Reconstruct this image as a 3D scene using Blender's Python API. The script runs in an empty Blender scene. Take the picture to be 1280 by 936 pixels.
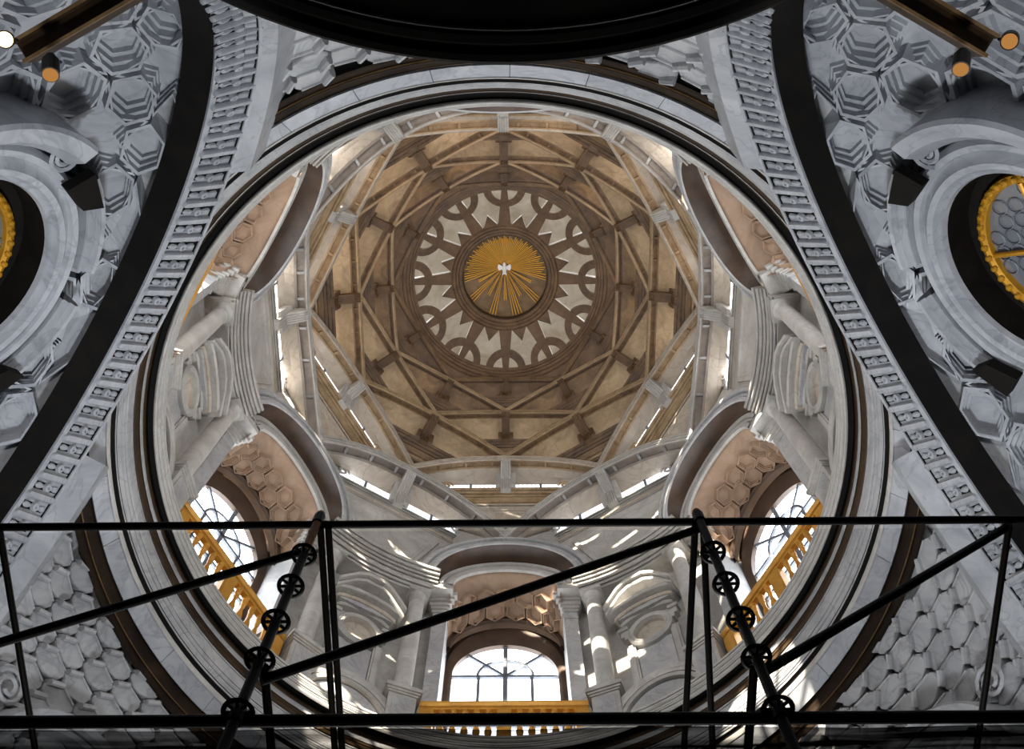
import bpy, math, random
from math import sin, cos, pi, radians, sqrt, atan2, hypot
from mathutils import Vector, Matrix
random.seed(7)
S = bpy.context.scene
COL = S.collection

# ------------------------------------------------------------------ camera
# the dome axis is the world z axis; the camera stands 8.9 m off it, looking almost straight up
TH, ROLL, FPX = 0.29356, -0.005633, 1295.0
cam = bpy.data.cameras.new('camera')
cam.sensor_width = 36.0
cam.lens = FPX / 1280.0 * 36.0
cam.clip_end = 400
co = bpy.data.objects.new('camera', cam)
COL.objects.link(co)
R_ = Vector((1, 0, 0)); D_ = Vector((0, cos(TH), -sin(TH))); A_ = Vector((0, sin(TH), cos(TH)))
right = R_ * cos(ROLL) - D_ * sin(ROLL)
down = R_ * sin(ROLL) + D_ * cos(ROLL)
m = Matrix((right, -down, -A_)).transposed().to_4x4()
m.translation = Vector((0.273, -8.927, 0.0))
co.matrix_world = m
S.camera = co

# ------------------------------------------------------------------ world, sun, large lights, exposure
w = bpy.data.worlds.new('world'); S.world = w; w.use_nodes = True
bg = w.node_tree.nodes['Background']
bg.inputs[0].default_value = (0.75, 0.85, 1.0, 1); bg.inputs[1].default_value = 0.02

def area(name, loc, target, size, power, color, size_y=None, spread=180):
    l = bpy.data.lights.new(name, 'AREA'); l.energy = power; l.color = color
    l.spread = radians(spread); l.shape = 'RECTANGLE' if size_y else 'DISK'; l.size = size
    if size_y: l.size_y = size_y
    o = bpy.data.objects.new(name, l); COL.objects.link(o); o.location = loc
    o.rotation_euler = (Vector(target) - Vector(loc)).to_track_quat('-Z', 'Y').to_euler()
    return o
# daylight that comes up into the vault from the big openings of the church side
area('opening_light', (0, 8.0, 4.0), (0, -9.5, 20), 4.0, 420, (0.92, 0.96, 1.0), 3.0, 100)
area('apse_fill_west', (-2.0, 5.0, 1.0), (-9.5, -4.5, 19), 2.0, 420, (0.86, 0.92, 1.0), None, 80)  # pair of unseen fill lamps near the axis, added to light the apses
area('apse_fill_east', (2.0, 5.0, 1.0), (9.5, -4.5, 19), 2.0, 420, (0.88, 0.93, 1.0), None, 80)
area('pendentive_fill_west', (-2.5, -10.6, 7.0), (-9.0, 5.0, 19), 0.8, 150, (0.96, 0.96, 1.0), None, 80)  # pair of unseen fill lamps behind the camera, added for the forward pendentives
area('pendentive_fill_east', (3.0, -10.6, 7.0), (9.0, 5.0, 19), 0.8, 150, (0.95, 0.96, 1.0), None, 80)
# warm unseen fill lamp, added to lift the dome
area('dome_fill', (0.0, 2.0, 1.5), (0, 0.5, 40), 2.0, 60, (1.0, 0.78, 0.5))
# the sun, through the high windows over the entrance side
sl = bpy.data.lights.new('sun', 'SUN'); sl.energy = 45.0; sl.angle = 0.009; sl.color = (1.0, 0.9, 0.74)
so = bpy.data.objects.new('sun', sl); COL.objects.link(so)
SUN_DIR = Vector((5.9, 15.6, -8.4))
so.rotation_euler = SUN_DIR.to_track_quat('-Z', 'Y').to_euler()

S.view_settings.view_transform = 'Standard'
S.view_settings.look = 'None'
S.view_settings.gamma = 1.0
S.view_settings.exposure = 0.0
S.view_settings.use_curve_mapping = False
S.cycles.use_denoising = True
S.cycles.max_bounces = 8
S.cycles.diffuse_bounces = 4
S.cycles.transparent_max_bounces = 12

# ------------------------------------------------------------------ materials
MATS = {}
def stone(name, c1, c2, rough=0.55, scale=1.2, bump=0.12, vein=None, metal=0.0, joint=0.0):
    mt = bpy.data.materials.new(name); mt.use_nodes = True
    nt = mt.node_tree; b = nt.nodes['Principled BSDF']
    tc = nt.nodes.new('ShaderNodeTexCoord')
    n1 = nt.nodes.new('ShaderNodeTexNoise'); n1.inputs['Scale'].default_value = scale
    n1.inputs['Detail'].default_value = 8; n1.inputs['Roughness'].default_value = 0.65; n1.inputs['Distortion'].default_value = 0.8
    nt.links.new(tc.outputs['Object'], n1.inputs['Vector'])
    cr = nt.nodes.new('ShaderNodeValToRGB')
    cr.color_ramp.elements[0].position = 0.32; cr.color_ramp.elements[0].color = (*c1, 1)
    cr.color_ramp.elements[1].position = 0.68; cr.color_ramp.elements[1].color = (*c2, 1)
    nt.links.new(n1.outputs['Fac'], cr.inputs['Fac'])
    last = cr.outputs['Color']
    if vein:
        n2 = nt.nodes.new('ShaderNodeTexNoise'); n2.inputs['Scale'].default_value = scale * 0.7
        n2.inputs['Detail'].default_value = 5; n2.inputs['Distortion'].default_value = 2.2
        nt.links.new(tc.outputs['Object'], n2.inputs['Vector'])
        r2 = nt.nodes.new('ShaderNodeValToRGB')
        e = r2.color_ramp.elements; e[0].position = 0.475; e[0].color = (0, 0, 0, 1); e[1].position = 0.5; e[1].color = (1, 1, 1, 1)
        k = e.new(0.53); k.color = (0, 0, 0, 1)
        nt.links.new(n2.outputs['Fac'], r2.inputs['Fac'])
        mx = nt.nodes.new('ShaderNodeMixRGB'); mx.inputs['Color2'].default_value = (*vein, 1)
        ml = nt.nodes.new('ShaderNodeMath'); ml.operation = 'MULTIPLY'; ml.inputs[1].default_value = 0.45
        nt.links.new(r2.outputs['Color'], ml.inputs[0]); nt.links.new(ml.outputs[0], mx.inputs['Fac'])
        nt.links.new(last, mx.inputs['Color1']); last = mx.outputs['Color']
    oi = nt.nodes.new('ShaderNodeObjectInfo')
    hs = nt.nodes.new('ShaderNodeHueSaturation')
    mr = nt.nodes.new('ShaderNodeMapRange'); mr.inputs['To Min'].default_value = 0.88; mr.inputs['To Max'].default_value = 1.1
    nt.links.new(oi.outputs['Random'], mr.inputs['Value']); nt.links.new(mr.outputs[0], hs.inputs['Value'])
    nt.links.new(last, hs.inputs['Color']); last = hs.outputs['Color']
    nt.links.new(last, b.inputs['Base Color'])
    b.inputs['Roughness'].default_value = rough; b.inputs['Metallic'].default_value = metal
    if bump:
        n3 = nt.nodes.new('ShaderNodeTexNoise'); n3.inputs['Scale'].default_value = scale * 9; n3.inputs['Detail'].default_value = 4
        nt.links.new(tc.outputs['Object'], n3.inputs['Vector'])
        bp = nt.nodes.new('ShaderNodeBump'); bp.inputs['Strength'].default_value = bump; bp.inputs['Distance'].default_value = 0.03
        nt.links.new(n3.outputs['Fac'], bp.inputs['Height']); nt.links.new(bp.outputs[0], b.inputs['Normal'])
    MATS[name] = mt
    return mt
GREY = stone('grey_marble', (0.34, 0.34, 0.345), (0.52, 0.515, 0.51), 0.45, 0.9, 0.08, (0.22, 0.22, 0.23))
PALE = stone('pale_marble', (0.37, 0.35, 0.325), (0.57, 0.55, 0.515), 0.5, 0.9, 0.08, (0.34, 0.32, 0.3))
BLUE = stone('blue_grey_marble', (0.30, 0.31, 0.335), (0.50, 0.51, 0.53), 0.42, 0.8, 0.08, (0.2, 0.21, 0.24))
BLACK = stone('black_marble', (0.003, 0.0025, 0.0025), (0.010, 0.008, 0.006), 0.75, 1.0, 0.05)
BLACK.node_tree.nodes['Principled BSDF'].inputs['Specular IOR Level'].default_value = 0.15
DARK = stone('shadow_band_umber', (0.010, 0.006, 0.004), (0.03, 0.018, 0.01), 0.6, 1.0, 0.05)  # shadow tone for the frame strip along the ring
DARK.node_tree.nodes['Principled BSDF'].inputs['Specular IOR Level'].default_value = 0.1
UMBER = stone('umber_marble', (0.028, 0.016, 0.008), (0.07, 0.042, 0.02), 0.4, 1.0, 0.05)
WARM1 = stone('warm_marble', (0.40, 0.34, 0.27), (0.58, 0.51, 0.43), 0.5, 0.9, 0.1, (0.28, 0.2, 0.14))
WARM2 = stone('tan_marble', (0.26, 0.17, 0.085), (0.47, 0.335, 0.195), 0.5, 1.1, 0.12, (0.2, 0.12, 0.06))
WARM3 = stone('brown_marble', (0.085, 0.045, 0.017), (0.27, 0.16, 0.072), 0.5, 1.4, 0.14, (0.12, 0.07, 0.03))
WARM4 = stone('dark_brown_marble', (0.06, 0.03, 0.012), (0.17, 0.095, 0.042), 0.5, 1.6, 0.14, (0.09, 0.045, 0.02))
VAULT = stone('rosy_marble', (0.25, 0.155, 0.095), (0.42, 0.29, 0.20), 0.5, 0.8, 0.1, (0.28, 0.18, 0.12))
TAUPE = stone('soffit_shade_taupe', (0.20, 0.165, 0.14), (0.36, 0.31, 0.27), 0.5, 1.0, 0.1)  # lowest tier soffit, darkened in colour for its shade
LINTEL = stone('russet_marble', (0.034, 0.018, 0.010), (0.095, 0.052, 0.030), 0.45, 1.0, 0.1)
PLASTER = stone('white_plaster', (0.80, 0.79, 0.77), (0.88, 0.87, 0.85), 0.8, 1.2, 0.04)
CREAM = stone('cream_plaster', (0.40, 0.34, 0.25), (0.62, 0.57, 0.49), 0.8, 1.0, 0.04)
UMBER.node_tree.nodes['Principled BSDF'].inputs['Specular IOR Level'].default_value = 0.2
WOODGOLD = stone('gilded_wood', (0.60, 0.27, 0.03), (0.78, 0.40, 0.06), 0.38, 2.5, 0.05, None, 0.25)
GOLD = stone('gold_leaf', (0.55, 0.25, 0.012), (0.75, 0.38, 0.03), 0.4, 3.0, 0.05, None, 0.4)
BRONZE = stone('bronze_ground', (0.12, 0.065, 0.02), (0.26, 0.16, 0.07), 0.5, 1.5, 0.08)
IRON = stone('black_iron', (0.008, 0.007, 0.006), (0.02, 0.016, 0.013), 0.5, 6.0, 0.1, None, 0.3)
ORANGE = stone('orange_tube', (0.30, 0.11, 0.02), (0.5, 0.2, 0.04), 0.45, 5.0, 0.1, None, 0.3)
LEAD = stone('grey_window_bar', (0.14, 0.16, 0.19), (0.22, 0.24, 0.28), 0.5, 4.0, 0.02)

def emit_mat(name, col, st, grid=None, transp=0.0):
    mt = bpy.data.materials.new(name); mt.use_nodes = True; nt = mt.node_tree
    nt.nodes.clear()
    out = nt.nodes.new('ShaderNodeOutputMaterial'); em = nt.nodes.new('ShaderNodeEmission')
    em.inputs[0].default_value = (*col, 1); em.inputs[1].default_value = st
    if grid:
        tc = nt.nodes.new('ShaderNodeTexCoord'); br = nt.nodes.new('ShaderNodeTexBrick')
        br.offset = 0; br.inputs['Scale'].default_value = 1.0
        br.inputs['Mortar Size'].default_value = 0.02; br.inputs['Brick Width'].default_value = grid; br.inputs['Row Height'].default_value = grid
        br.inputs['Color1'].default_value = (*col, 1); br.inputs['Color2'].default_value = (*col, 1); br.inputs['Mortar'].default_value = (col[0]*.35, col[1]*.36, col[2]*.4, 1)
        mp = nt.nodes.new('ShaderNodeMapping'); mp.inputs['Rotation'].default_value = (0, radians(90), 0)
        sp = nt.nodes.new('ShaderNodeSeparateXYZ'); cb = nt.nodes.new('ShaderNodeCombineXYZ')
        nt.links.new(tc.outputs['Object'], sp.inputs[0]); nt.links.new(sp.outputs['Y'], cb.inputs['X']); nt.links.new(sp.outputs['Z'], cb.inputs['Y'])
        nt.links.new(cb.outputs[0], br.inputs['Vector']); nt.links.new(br.outputs['Color'], em.inputs[0])
    if transp > 0:
        tr = nt.nodes.new('ShaderNodeBsdfTransparent'); tr.inputs[0].default_value = (transp,) * 3 + (1,)
        ad = nt.nodes.new('ShaderNodeAddShader'); nt.links.new(em.outputs[0], ad.inputs[0]); nt.links.new(tr.outputs[0], ad.inputs[1])
        nt.links.new(ad.outputs[0], out.inputs[0])
    else:
        nt.links.new(em.outputs[0], out.inputs[0])
    MATS[name] = mt
    return mt
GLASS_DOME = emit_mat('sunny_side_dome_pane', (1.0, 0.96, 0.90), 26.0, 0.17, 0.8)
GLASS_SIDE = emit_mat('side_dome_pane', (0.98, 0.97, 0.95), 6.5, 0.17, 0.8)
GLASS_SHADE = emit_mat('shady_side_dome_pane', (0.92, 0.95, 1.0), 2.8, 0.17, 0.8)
GLASS_DRUM = emit_mat('daylit_drum_pane', (0.92, 0.96, 1.0), 9.0, None, 0.8)
GLASS_LANT = emit_mat('daylit_lantern_pane', (0.97, 0.97, 0.97), 10.0)
GLASS_DIM = bpy.data.materials.new('dim_oculus_pane'); GLASS_DIM.use_nodes = True
_b = GLASS_DIM.node_tree.nodes['Principled BSDF']; _b.inputs['Base Color'].default_value = (0.16, 0.17, 0.19, 1); _b.inputs['Roughness'].default_value = 0.12
LAMP = emit_mat('spotlight_lens', (1.0, 0.72, 0.4), 4.0)
LAMPDIM = emit_mat('dim_spotlight_lens', (1.0, 0.45, 0.12), 0.45)

def net_mat(name, alpha, col):
    mt = bpy.data.materials.new(name); mt.use_nodes = True; nt = mt.node_tree; nt.nodes.clear()
    out = nt.nodes.new('ShaderNodeOutputMaterial'); mix = nt.nodes.new('ShaderNodeMixShader')
    tr = nt.nodes.new('ShaderNodeBsdfTransparent'); df = nt.nodes.new('ShaderNodeBsdfDiffuse'); df.inputs[0].default_value = (*col, 1)
    tc = nt.nodes.new('ShaderNodeTexCoord'); mp = nt.nodes.new('ShaderNodeMapping'); mp.inputs['Scale'].default_value = (0.6, 12, 12)
    nz = nt.nodes.new('ShaderNodeTexNoise'); nz.inputs['Scale'].default_value = 1.5; nz.inputs['Detail'].default_value = 3
    mr = nt.nodes.new('ShaderNodeMapRange'); mr.inputs['From Min'].default_value = 0.35; mr.inputs['From Max'].default_value = 0.65
    mr.inputs['To Min'].default_value = alpha * 0.9; mr.inputs['To Max'].default_value = min(1, alpha * 1.2)
    nt.links.new(tc.outputs['Object'], mp.inputs[0]); nt.links.new(mp.outputs[0], nz.inputs['Vector']); nt.links.new(nz.outputs['Fac'], mr.inputs['Value'])
    nt.links.new(mr.outputs[0], mix.inputs[0]); nt.links.new(tr.outputs[0], mix.inputs[1]); nt.links.new(df.outputs[0], mix.inputs[2]); nt.links.new(mix.outputs[0], out.inputs[0])
    return mt
NET = net_mat('thin_dust_net', 0.18, (0.03, 0.03, 0.035))
SCRIM = net_mat('dark_dust_sheet', 0.84, (0.012, 0.011, 0.012))

# ------------------------------------------------------------------ helpers
class MB:
    def __init__(s): s.v = []; s.f = []
    def add(s, vs, fs):
        o = len(s.v); s.v += [tuple(p) for p in vs]; s.f += [tuple(i + o for i in f) for f in fs]
    def box(s, x0, x1, y0, y1, z0, z1):
        s.add([(x, y, z) for x in (x0, x1) for y in (y0, y1) for z in (z0, z1)],
              [(0, 1, 3, 2), (4, 6, 7, 5), (0, 4, 5, 1), (2, 3, 7, 6), (0, 2, 6, 4), (1, 5, 7, 3)])
    def grid(s, rows, cu=False, cv=False):
        n = len(rows[0]); mrows = len(rows); fs = []
        for i in range(mrows - (0 if cu else 1)):
            for j in range(n - (0 if cv else 1)):
                a = i * n + j; b_ = i * n + (j + 1) % n; c = ((i + 1) % mrows) * n + (j + 1) % n; d = ((i + 1) % mrows) * n + j
                fs.append((a, b_, c, d))
        s.add([p for r in rows for p in r], fs)
    def prism(s, poly, off):
        n = len(poly); off = Vector(off)
        a = [Vector(p) for p in poly]; b_ = [p + off for p in a]
        s.add(a + b_, [tuple(range(n)), tuple(range(2 * n - 1, n - 1, -1))] + [(i, i + n, (i + 1) % n + n, (i + 1) % n) for i in range(n)])
    def bridge(s, loops, closed=True, cap0=False, cap1=False):
        n = len(loops[0]); o = len(s.v)
        s.v += [tuple(p) for l in loops for p in l]
        for k in range(len(loops) - 1):
            for i in range(n if closed else n - 1):
                j = (i + 1) % n
                s.f.append((o + k * n + i, o + k * n + j, o + (k + 1) * n + j, o + (k + 1) * n + i))
        if cap0: s.f.append(tuple(o + i for i in range(n))[::-1])
        if cap1: s.f.append(tuple(o + (len(loops) - 1) * n + i for i in range(n)))
    def lathe(s, prof, a0=0, a1=2 * pi, n=48, closed=False, c=(0, 0), caps=False):
        full = abs(a1 - a0 - 2 * pi) < 1e-6
        rows = []
        for i in range(n if full else n + 1):
            a = a0 + (a1 - a0) * i / n
            rows.append([(c[0] + r * cos(a), c[1] + r * sin(a), z) for r, z in prof])
        s.grid(rows, cu=full, cv=closed)
        if caps and not full:
            for row in (rows[0][::-1], rows[-1]): s.add(row, [tuple(range(len(row)))])
    def sweep(s, path, axes, prof, closed=True, caps=True):
        loops = []
        for p, (ax, ay) in zip(path, axes):
            p = Vector(p); ax = Vector(ax); ay = Vector(ay)
            loops.append([p + ax * u + ay * v for u, v in prof])
        s.bridge(loops, closed, caps and closed, caps and closed)
    def tube(s, p0, p1, r, n=10, r1=None):
        p0 = Vector(p0); p1 = Vector(p1); d = (p1 - p0).normalized()
        a = d.orthogonal().normalized(); b_ = d.cross(a); r1 = r if r1 is None else r1
        l = [[p + (a * cos(2 * pi * i / n) + b_ * sin(2 * pi * i / n)) * rr for i in range(n)] for p, rr in ((p0, r), (p1, r1))]
        s.bridge(l, True, True, True)
    def data(s, name, mat, base=(0, 0, 0), smooth=False, flip=False):
        me = bpy.data.meshes.new(name)
        bx, by, bz = base
        me.from_pydata([(x - bx, y - by, z - bz) for x, y, z in s.v], [], s.f)
        me.materials.append(mat)
        if smooth:
            for p in me.polygons: p.use_smooth = True
            me.set_sharp_from_angle(angle=radians(35)) if hasattr(me, 'set_sharp_from_angle') else None
        me.update()
        return me
    def build(s, name, mat, parent=None, base=(0, 0, 0), smooth=False):
        o = bpy.data.objects.new(name, s.data(name, mat, base, smooth)); COL.objects.link(o)
        if parent: o.parent = parent
        return o

def members(ms, back, w=0.045, g=0.10):
    """profile of stacked members (r, z bottom, z top) stepping inwards, each underside cut by a deep groove"""
    pts = [(back, ms[0][1])]; rp = None
    for r, zb, zt in ms:
        if rp is not None and rp - r > w + 0.02: pts += [(rp, zb), (rp, zb + g), (rp - w, zb + g), (rp - w, zb)]
        pts += [(r, zb), (r, zt)]; rp = r
    pts.append((back, ms[-1][2])); return pts
def tag(o, label, cat=None, group=None, kind=None):
    o['label'] = label
    if cat: o['category'] = cat
    if group: o['group'] = group
    if kind: o['kind'] = kind
    return o
def empty(name, loc=(0, 0, 0)):
    o = bpy.data.objects.new(name, None); COL.objects.link(o); o.location = loc; o.empty_display_size = 0.3
    return o
KIDS = {}
def copy_tree(o, parent=None):
    c = o.copy(); COL.objects.link(c)
    if parent: c.parent = parent
    for ch in list(o.children): copy_tree(ch, c)
    return c
def rot(p, phi):
    a = radians(phi); return (p[0] * cos(a) - p[1] * sin(a), p[0] * sin(a) + p[1] * cos(a), p[2])
def place(o, base, phi):
    o.location = rot(base, phi); o.rotation_euler = (0, 0, radians(phi))
HOUR = {0: 'three', 30: 'four', 60: 'five', 90: 'six', 120: 'seven', 150: 'eight', 180: 'nine', 210: 'ten', 240: 'eleven', 270: 'twelve', 300: 'one', 330: 'two'}
def hour(phi): return HOUR[int(round(phi)) % 360] + " o'clock"
WN = [0]; TN = [0]
def winname(): WN[0] += 1; return 'window_%d' % WN[0]
def trimname(): TN[0] += 1; return 'trim_%d' % TN[0]
def inst(name, me, parent, mat4):
    o = bpy.data.objects.new(name, me); COL.objects.link(o); o.parent = parent; o.matrix_local = mat4
    return o
def frame4(p, x, y, z):
    mm = Matrix((Vector(x), Vector(y), Vector(z))).transposed().to_4x4(); mm.translation = Vector(p); return mm

# ================================================================== THE SETTING
# ---- floor and black lower wall
f = MB(); f.lathe([(0.01, -1.6), (11.2, -1.6)], n=64); tag(f.build('floor', BLACK), 'dark marble floor of the round chapel', kind='structure')
f = MB(); f.lathe([(11.2, -1.6), (11.2, 9.5)], n=96)
tag(f.build('wall_lower', BLACK), 'black marble lower wall of the round chapel', kind='structure')

f = MB(); f.lathe([(9.0, 22.9), (14.0, 22.2), (14.0, 8.0)], n=64)  # unseen, added to stop sun leaking in past the pendentives
tag(f.build('wall_sun_block', BLACK), 'unseen dark wall added to keep the sun out behind the arches', kind='structure')

# ---- the great ring under the drum
ring = empty(trimname(), (0, 0, 22)); tag(ring, 'great moulded stone ring around the foot of the dome drum', kind='structure')
RB = (0, 0, 22)
NB = 36
for i in range(NB):                                  # the plain soffit band, stone by stone
    a0 = 2 * pi * (i + 0.004) / NB + 0.03; a1 = 2 * pi * (i + 0.996) / NB + 0.03
    b = MB(); dz = random.uniform(-.012, .012)
    b.lathe([(8.90, 22.0), (8.90, 20.85 + dz), (8.86, 20.80 + dz), (8.65, 21.14 + dz), (8.61, 21.22 + dz), (8.61, 22.0)], a0, a1, 4, caps=True)
    b.build('block', BLUE, ring, RB)
b = MB(); b.lathe([(8.90, 22.6), (8.885, 21.2), (8.60, 21.42)], n=144); b.build('bed', BLACK, ring, RB)
for ph in (30, 150, 270):                             # frame between each pendentive and the ring, its near-black colour standing for deep shadow
    b = MB(); b.lathe([(8.91, 21.4), (8.91, 20.80), (8.99, 20.66), (9.02, 20.56), (9.06, 20.60), (9.14, 20.42), (9.18, 20.38), (9.21, 20.7)], radians(ph - 32), radians(ph + 32), 40); b.build('shadow_frame', DARK, ring, RB)
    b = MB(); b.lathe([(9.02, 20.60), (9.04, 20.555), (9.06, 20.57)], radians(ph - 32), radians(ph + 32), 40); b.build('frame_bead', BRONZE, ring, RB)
b = MB(); b.lathe([(8.62, 21.16), (8.60, 21.20), (8.60, 21.34)], n=144); b.build('white_fillet', PALE, ring, RB, True)
b = MB(); b.lathe([(8.60, 21.33), (8.585, 21.38), (8.53, 21.40), (8.53, 21.6)], n=144); b.build('black_groove', BLACK, ring, RB)
def slot(r, z, h=0.045, d=0.10): return [(r, z), (r + d, z), (r + d, z + h), (r, z + h)]
b = MB(); b.lathe([(8.55, 21.46), (8.53, 21.42)] + slot(8.525, 21.48) + [(8.52, 21.56), (8.49, 21.58)] + slot(8.475, 21.64) + [(8.47, 21.70), (8.45, 21.72)] + slot(8.44, 21.76) + [(8.43, 21.84), (8.42, 21.86), (8.41, 22.08)] + slot(8.405, 22.10) + [(8.40, 22.18), (8.42, 22.22)], n=144)
b.build('grey_moulding', GREY, ring, RB)
b = MB(); b.lathe([(8.405, 22.18), (8.37, 22.20), (8.37, 22.32), (8.345, 22.34), (8.345, 22.45), (8.33, 22.46)], n=144); b.build('dark_moulding', UMBER, ring, RB)
b = MB(); b.lathe([(8.335, 22.45), (8.325, 22.42), (8.315, 22.46), (8.315, 22.60)], n=144); b.build('light_bead', GREY, ring, RB, True)
b = MB(); b.lathe([(8.32, 22.60), (8.305, 22.58), (8.295, 22.62), (8.29, 22.72)], n=144); b.build('bronze_bead', UMBER, ring, RB, True)
b = MB(); b.lathe([(8.30, 22.70), (8.29, 22.86), (8.13, 22.90), (8.10, 22.86)], n=144); b.build('black_band', BLACK, ring, RB)
b = MB(); b.lathe([(8.12, 22.74), (8.09, 22.72), (8.06, 22.76)] + slot(8.06, 22.84, 0.04) + [(8.05, 22.92), (8.03, 22.93)] + slot(8.025, 22.99, 0.04) + [(8.02, 23.06), (8.005, 23.07)] + slot(8.0, 23.13, 0.04) + [(7.99, 23.18), (8.0, 23.26), (9.3, 23.40)], n=144)
b.build('lip', PALE, ring, RB)

# ---- the three great arches with their guilloche friezes
AD1, AZ1, AR1 = 8.47, 13.56, 6.60          # inner edge of the frieze
AD2, AZ2, AR2 = 7.99, 14.17, 6.92          # outer edge
FR_A = (AD1, 0, 12.0)
def A1(t): return Vector((AD1, AR1 * cos(t), AZ1 + AR1 * sin(t)))
def A2(t): return Vector((AD2, AR2 * cos(t), AZ2 + AR2 * sin(t)))
def fr(t, wv, h=0.0):
    a = A1(t); b_ = A2(t); tv = Vector((0, -sin(t), cos(t))); nn = (b_ - a).cross(tv).normalized()
    if nn.z > 0: nn = -nn
    return a.lerp(b_, wv) + nn * h, (b_ - a).normalized(), tv, nn
ts = [radians(t) for t in range(0, 181, 2)]
def make_frieze():
    root = empty('trim_0', FR_A)
    base = FR_A
    b = MB(); b.grid([[fr(t, wv)[0] for wv in (0, 1)] for t in ts]); b.build('frieze_ground', BLUE, root, base)
    for nm, w0, w1, h in (('inner_border', 0.0, 0.13, 0.05), ('outer_border', 0.93, 1.0, 0.05)):
        b = MB(); b.bridge([[fr(t, w0, -0.02)[0], fr(t, w0, h)[0], fr(t, w1, h)[0], fr(t, w1, -0.02)[0]] for t in ts]); b.build(nm, BLUE, root, base)
    b = MB(); b.bridge([[fr(t, 0.90)[0], fr(t, 0.90, 0.02)[0], fr(t, 0.93, 0.02)[0], fr(t, 0.93)[0]] for t in ts]); b.build('black_line', BLACK, root, base)
    # one raised loop bar and one spindle with its disc, repeated along the frieze
    bar = MB()
    out = [(0.36 + 0.075 * cos(a), 0.075 * sin(a)) for a in [radians(q) for q in range(-90, 91, 30)]] + [(-0.36 + 0.075 * cos(a), 0.075 * sin(a)) for a in [radians(q) for q in range(90, 271, 30)]]
    bar.bridge([[(x * k, y * k2, h) for x, y in out] for k, k2, h in ((1, 1, 0), (1, 1, 0.06), (0.96, 0.72, 0.10), (0.9, 0.3, 0.09))], True, False, True)
    barm = bar.data('bar', BLUE, smooth=True)
    sp = MB(); pr = [(0.0, 0.0)]
    for cx, L, r in ((-0.22, 0.13, 0.062), (0.22, 0.13, 0.062)):
        loops = []
        for k in range(6):
            u = -1 + 2 * k / 5; rr = r * sqrt(max(0.02, 1 - u * u)) * (1 - 0.35 * u * (1 if cx < 0 else -1))
            loops.append([(cx + L * u, rr * cos(a), rr * 0.9 * sin(a) + 0.03) for a in [2 * pi * q / 8 for q in range(8)]])
        sp.bridge(loops, True, True, True)
    sp.lathe([(0.03, 0.10), (0.05, 0.115), (0.085, 0.09), (0.09, 0.0)], n=14)
    sp.lathe([(0.001, 0.06), (0.03, 0.06), (0.03, 0.10)], n=14)
    spm = sp.data('spindle', BLUE, smooth=True)
    ch = MB(); ch.box(-0.42, 0.42, -0.078, 0.078, -0.02, 0.012); chm = ch.data('channel', BLACK)
    n = 48
    for i in range(n):
        for k, (me, nm) in enumerate(((barm, 'bar'), (spm, 'spindle'))):
            t = pi * (i + 0.25 + 0.5 * k) / n
            p, xx, yy, zz = fr(t, 0.515, 0.0)
            inst(nm, me, root, frame4(p - Vector(base), xx, yy, xx.cross(yy)) if xx.cross(yy).dot(zz) > 0 else frame4(p - Vector(base), xx, -yy, -(xx.cross(yy))))
            if k: inst('channel', chm, root, frame4(p - Vector(base), xx, yy, xx.cross(yy)) if xx.cross(yy).dot(zz) > 0 else frame4(p - Vector(base), xx, -yy, -(xx.cross(yy))))
    # the dark soffit of the arch
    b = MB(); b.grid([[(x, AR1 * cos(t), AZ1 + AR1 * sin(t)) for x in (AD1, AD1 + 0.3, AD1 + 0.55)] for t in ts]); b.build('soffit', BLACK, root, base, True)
    return root
fa = make_frieze(); fb = copy_tree(fa)
for o, ph, hr in ((fa, 211, 'ten'), (fb, 329, 'two')):
    o.name = trimname(); place(o, FR_A, ph)
    tag(o, "great arch with carved loop and spindle frieze at %s o'clock" % hr, kind='structure')

# ---- coffered apses behind the arches
APD, APB, APR, APZ = AD1 + 0.48, 3.1, 6.80, 13.56
LMAP = 7.0
def apse(p, q, h=0.0):
    rad = hypot(p, q)
    ps = rad / LMAP * pi / 2; om = atan2(q, p)
    s_, c_ = sin(ps), cos(ps)
    P = Vector((APD + APB * c_, APR * s_ * cos(om), APZ + APR * s_ * sin(om)))
    n_ = Vector((c_ / APB, s_ * cos(om) / APR, s_ * sin(om) / APR)).normalized()
    return P - n_ * h
def apse_clamped(p, q, h=0.0):
    rad = hypot(p, q); k = min(1.0, 6.9 / max(rad, 0.01)); return apse(p * k, q * k, h)
AP_B = (APD, 0, 12.0)
OCC = (10.75, 0.0, 17.5)
def ngon(c, r, n, a0=0.0, r2=None):
    if r2 is None: return [(c[0] + r * cos(a0 + 2 * pi * i / n), c[1] + r * sin(a0 + 2 * pi * i / n)) for i in range(n)]
    return [(c[0] + (r if i % 2 == 0 else r2) * cos(a0 + pi * i / n), c[1] + (r if i % 2 == 0 else r2) * sin(a0 + pi * i / n)) for i in range(2 * n)]
def scale_poly(poly, c, k): return [(c[0] + (x - c[0]) * k, c[1] + (y - c[1]) * k) for x, y in poly]
def stepped(F, poly, c, steps, mb):
    """nested steps of one coffer: list of (scale, height)"""
    loops = [[F(x, y, h) for x, y in scale_poly(poly, c, k)] for k, h in steps]
    mb.bridge(loops, True, False, True)
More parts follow.
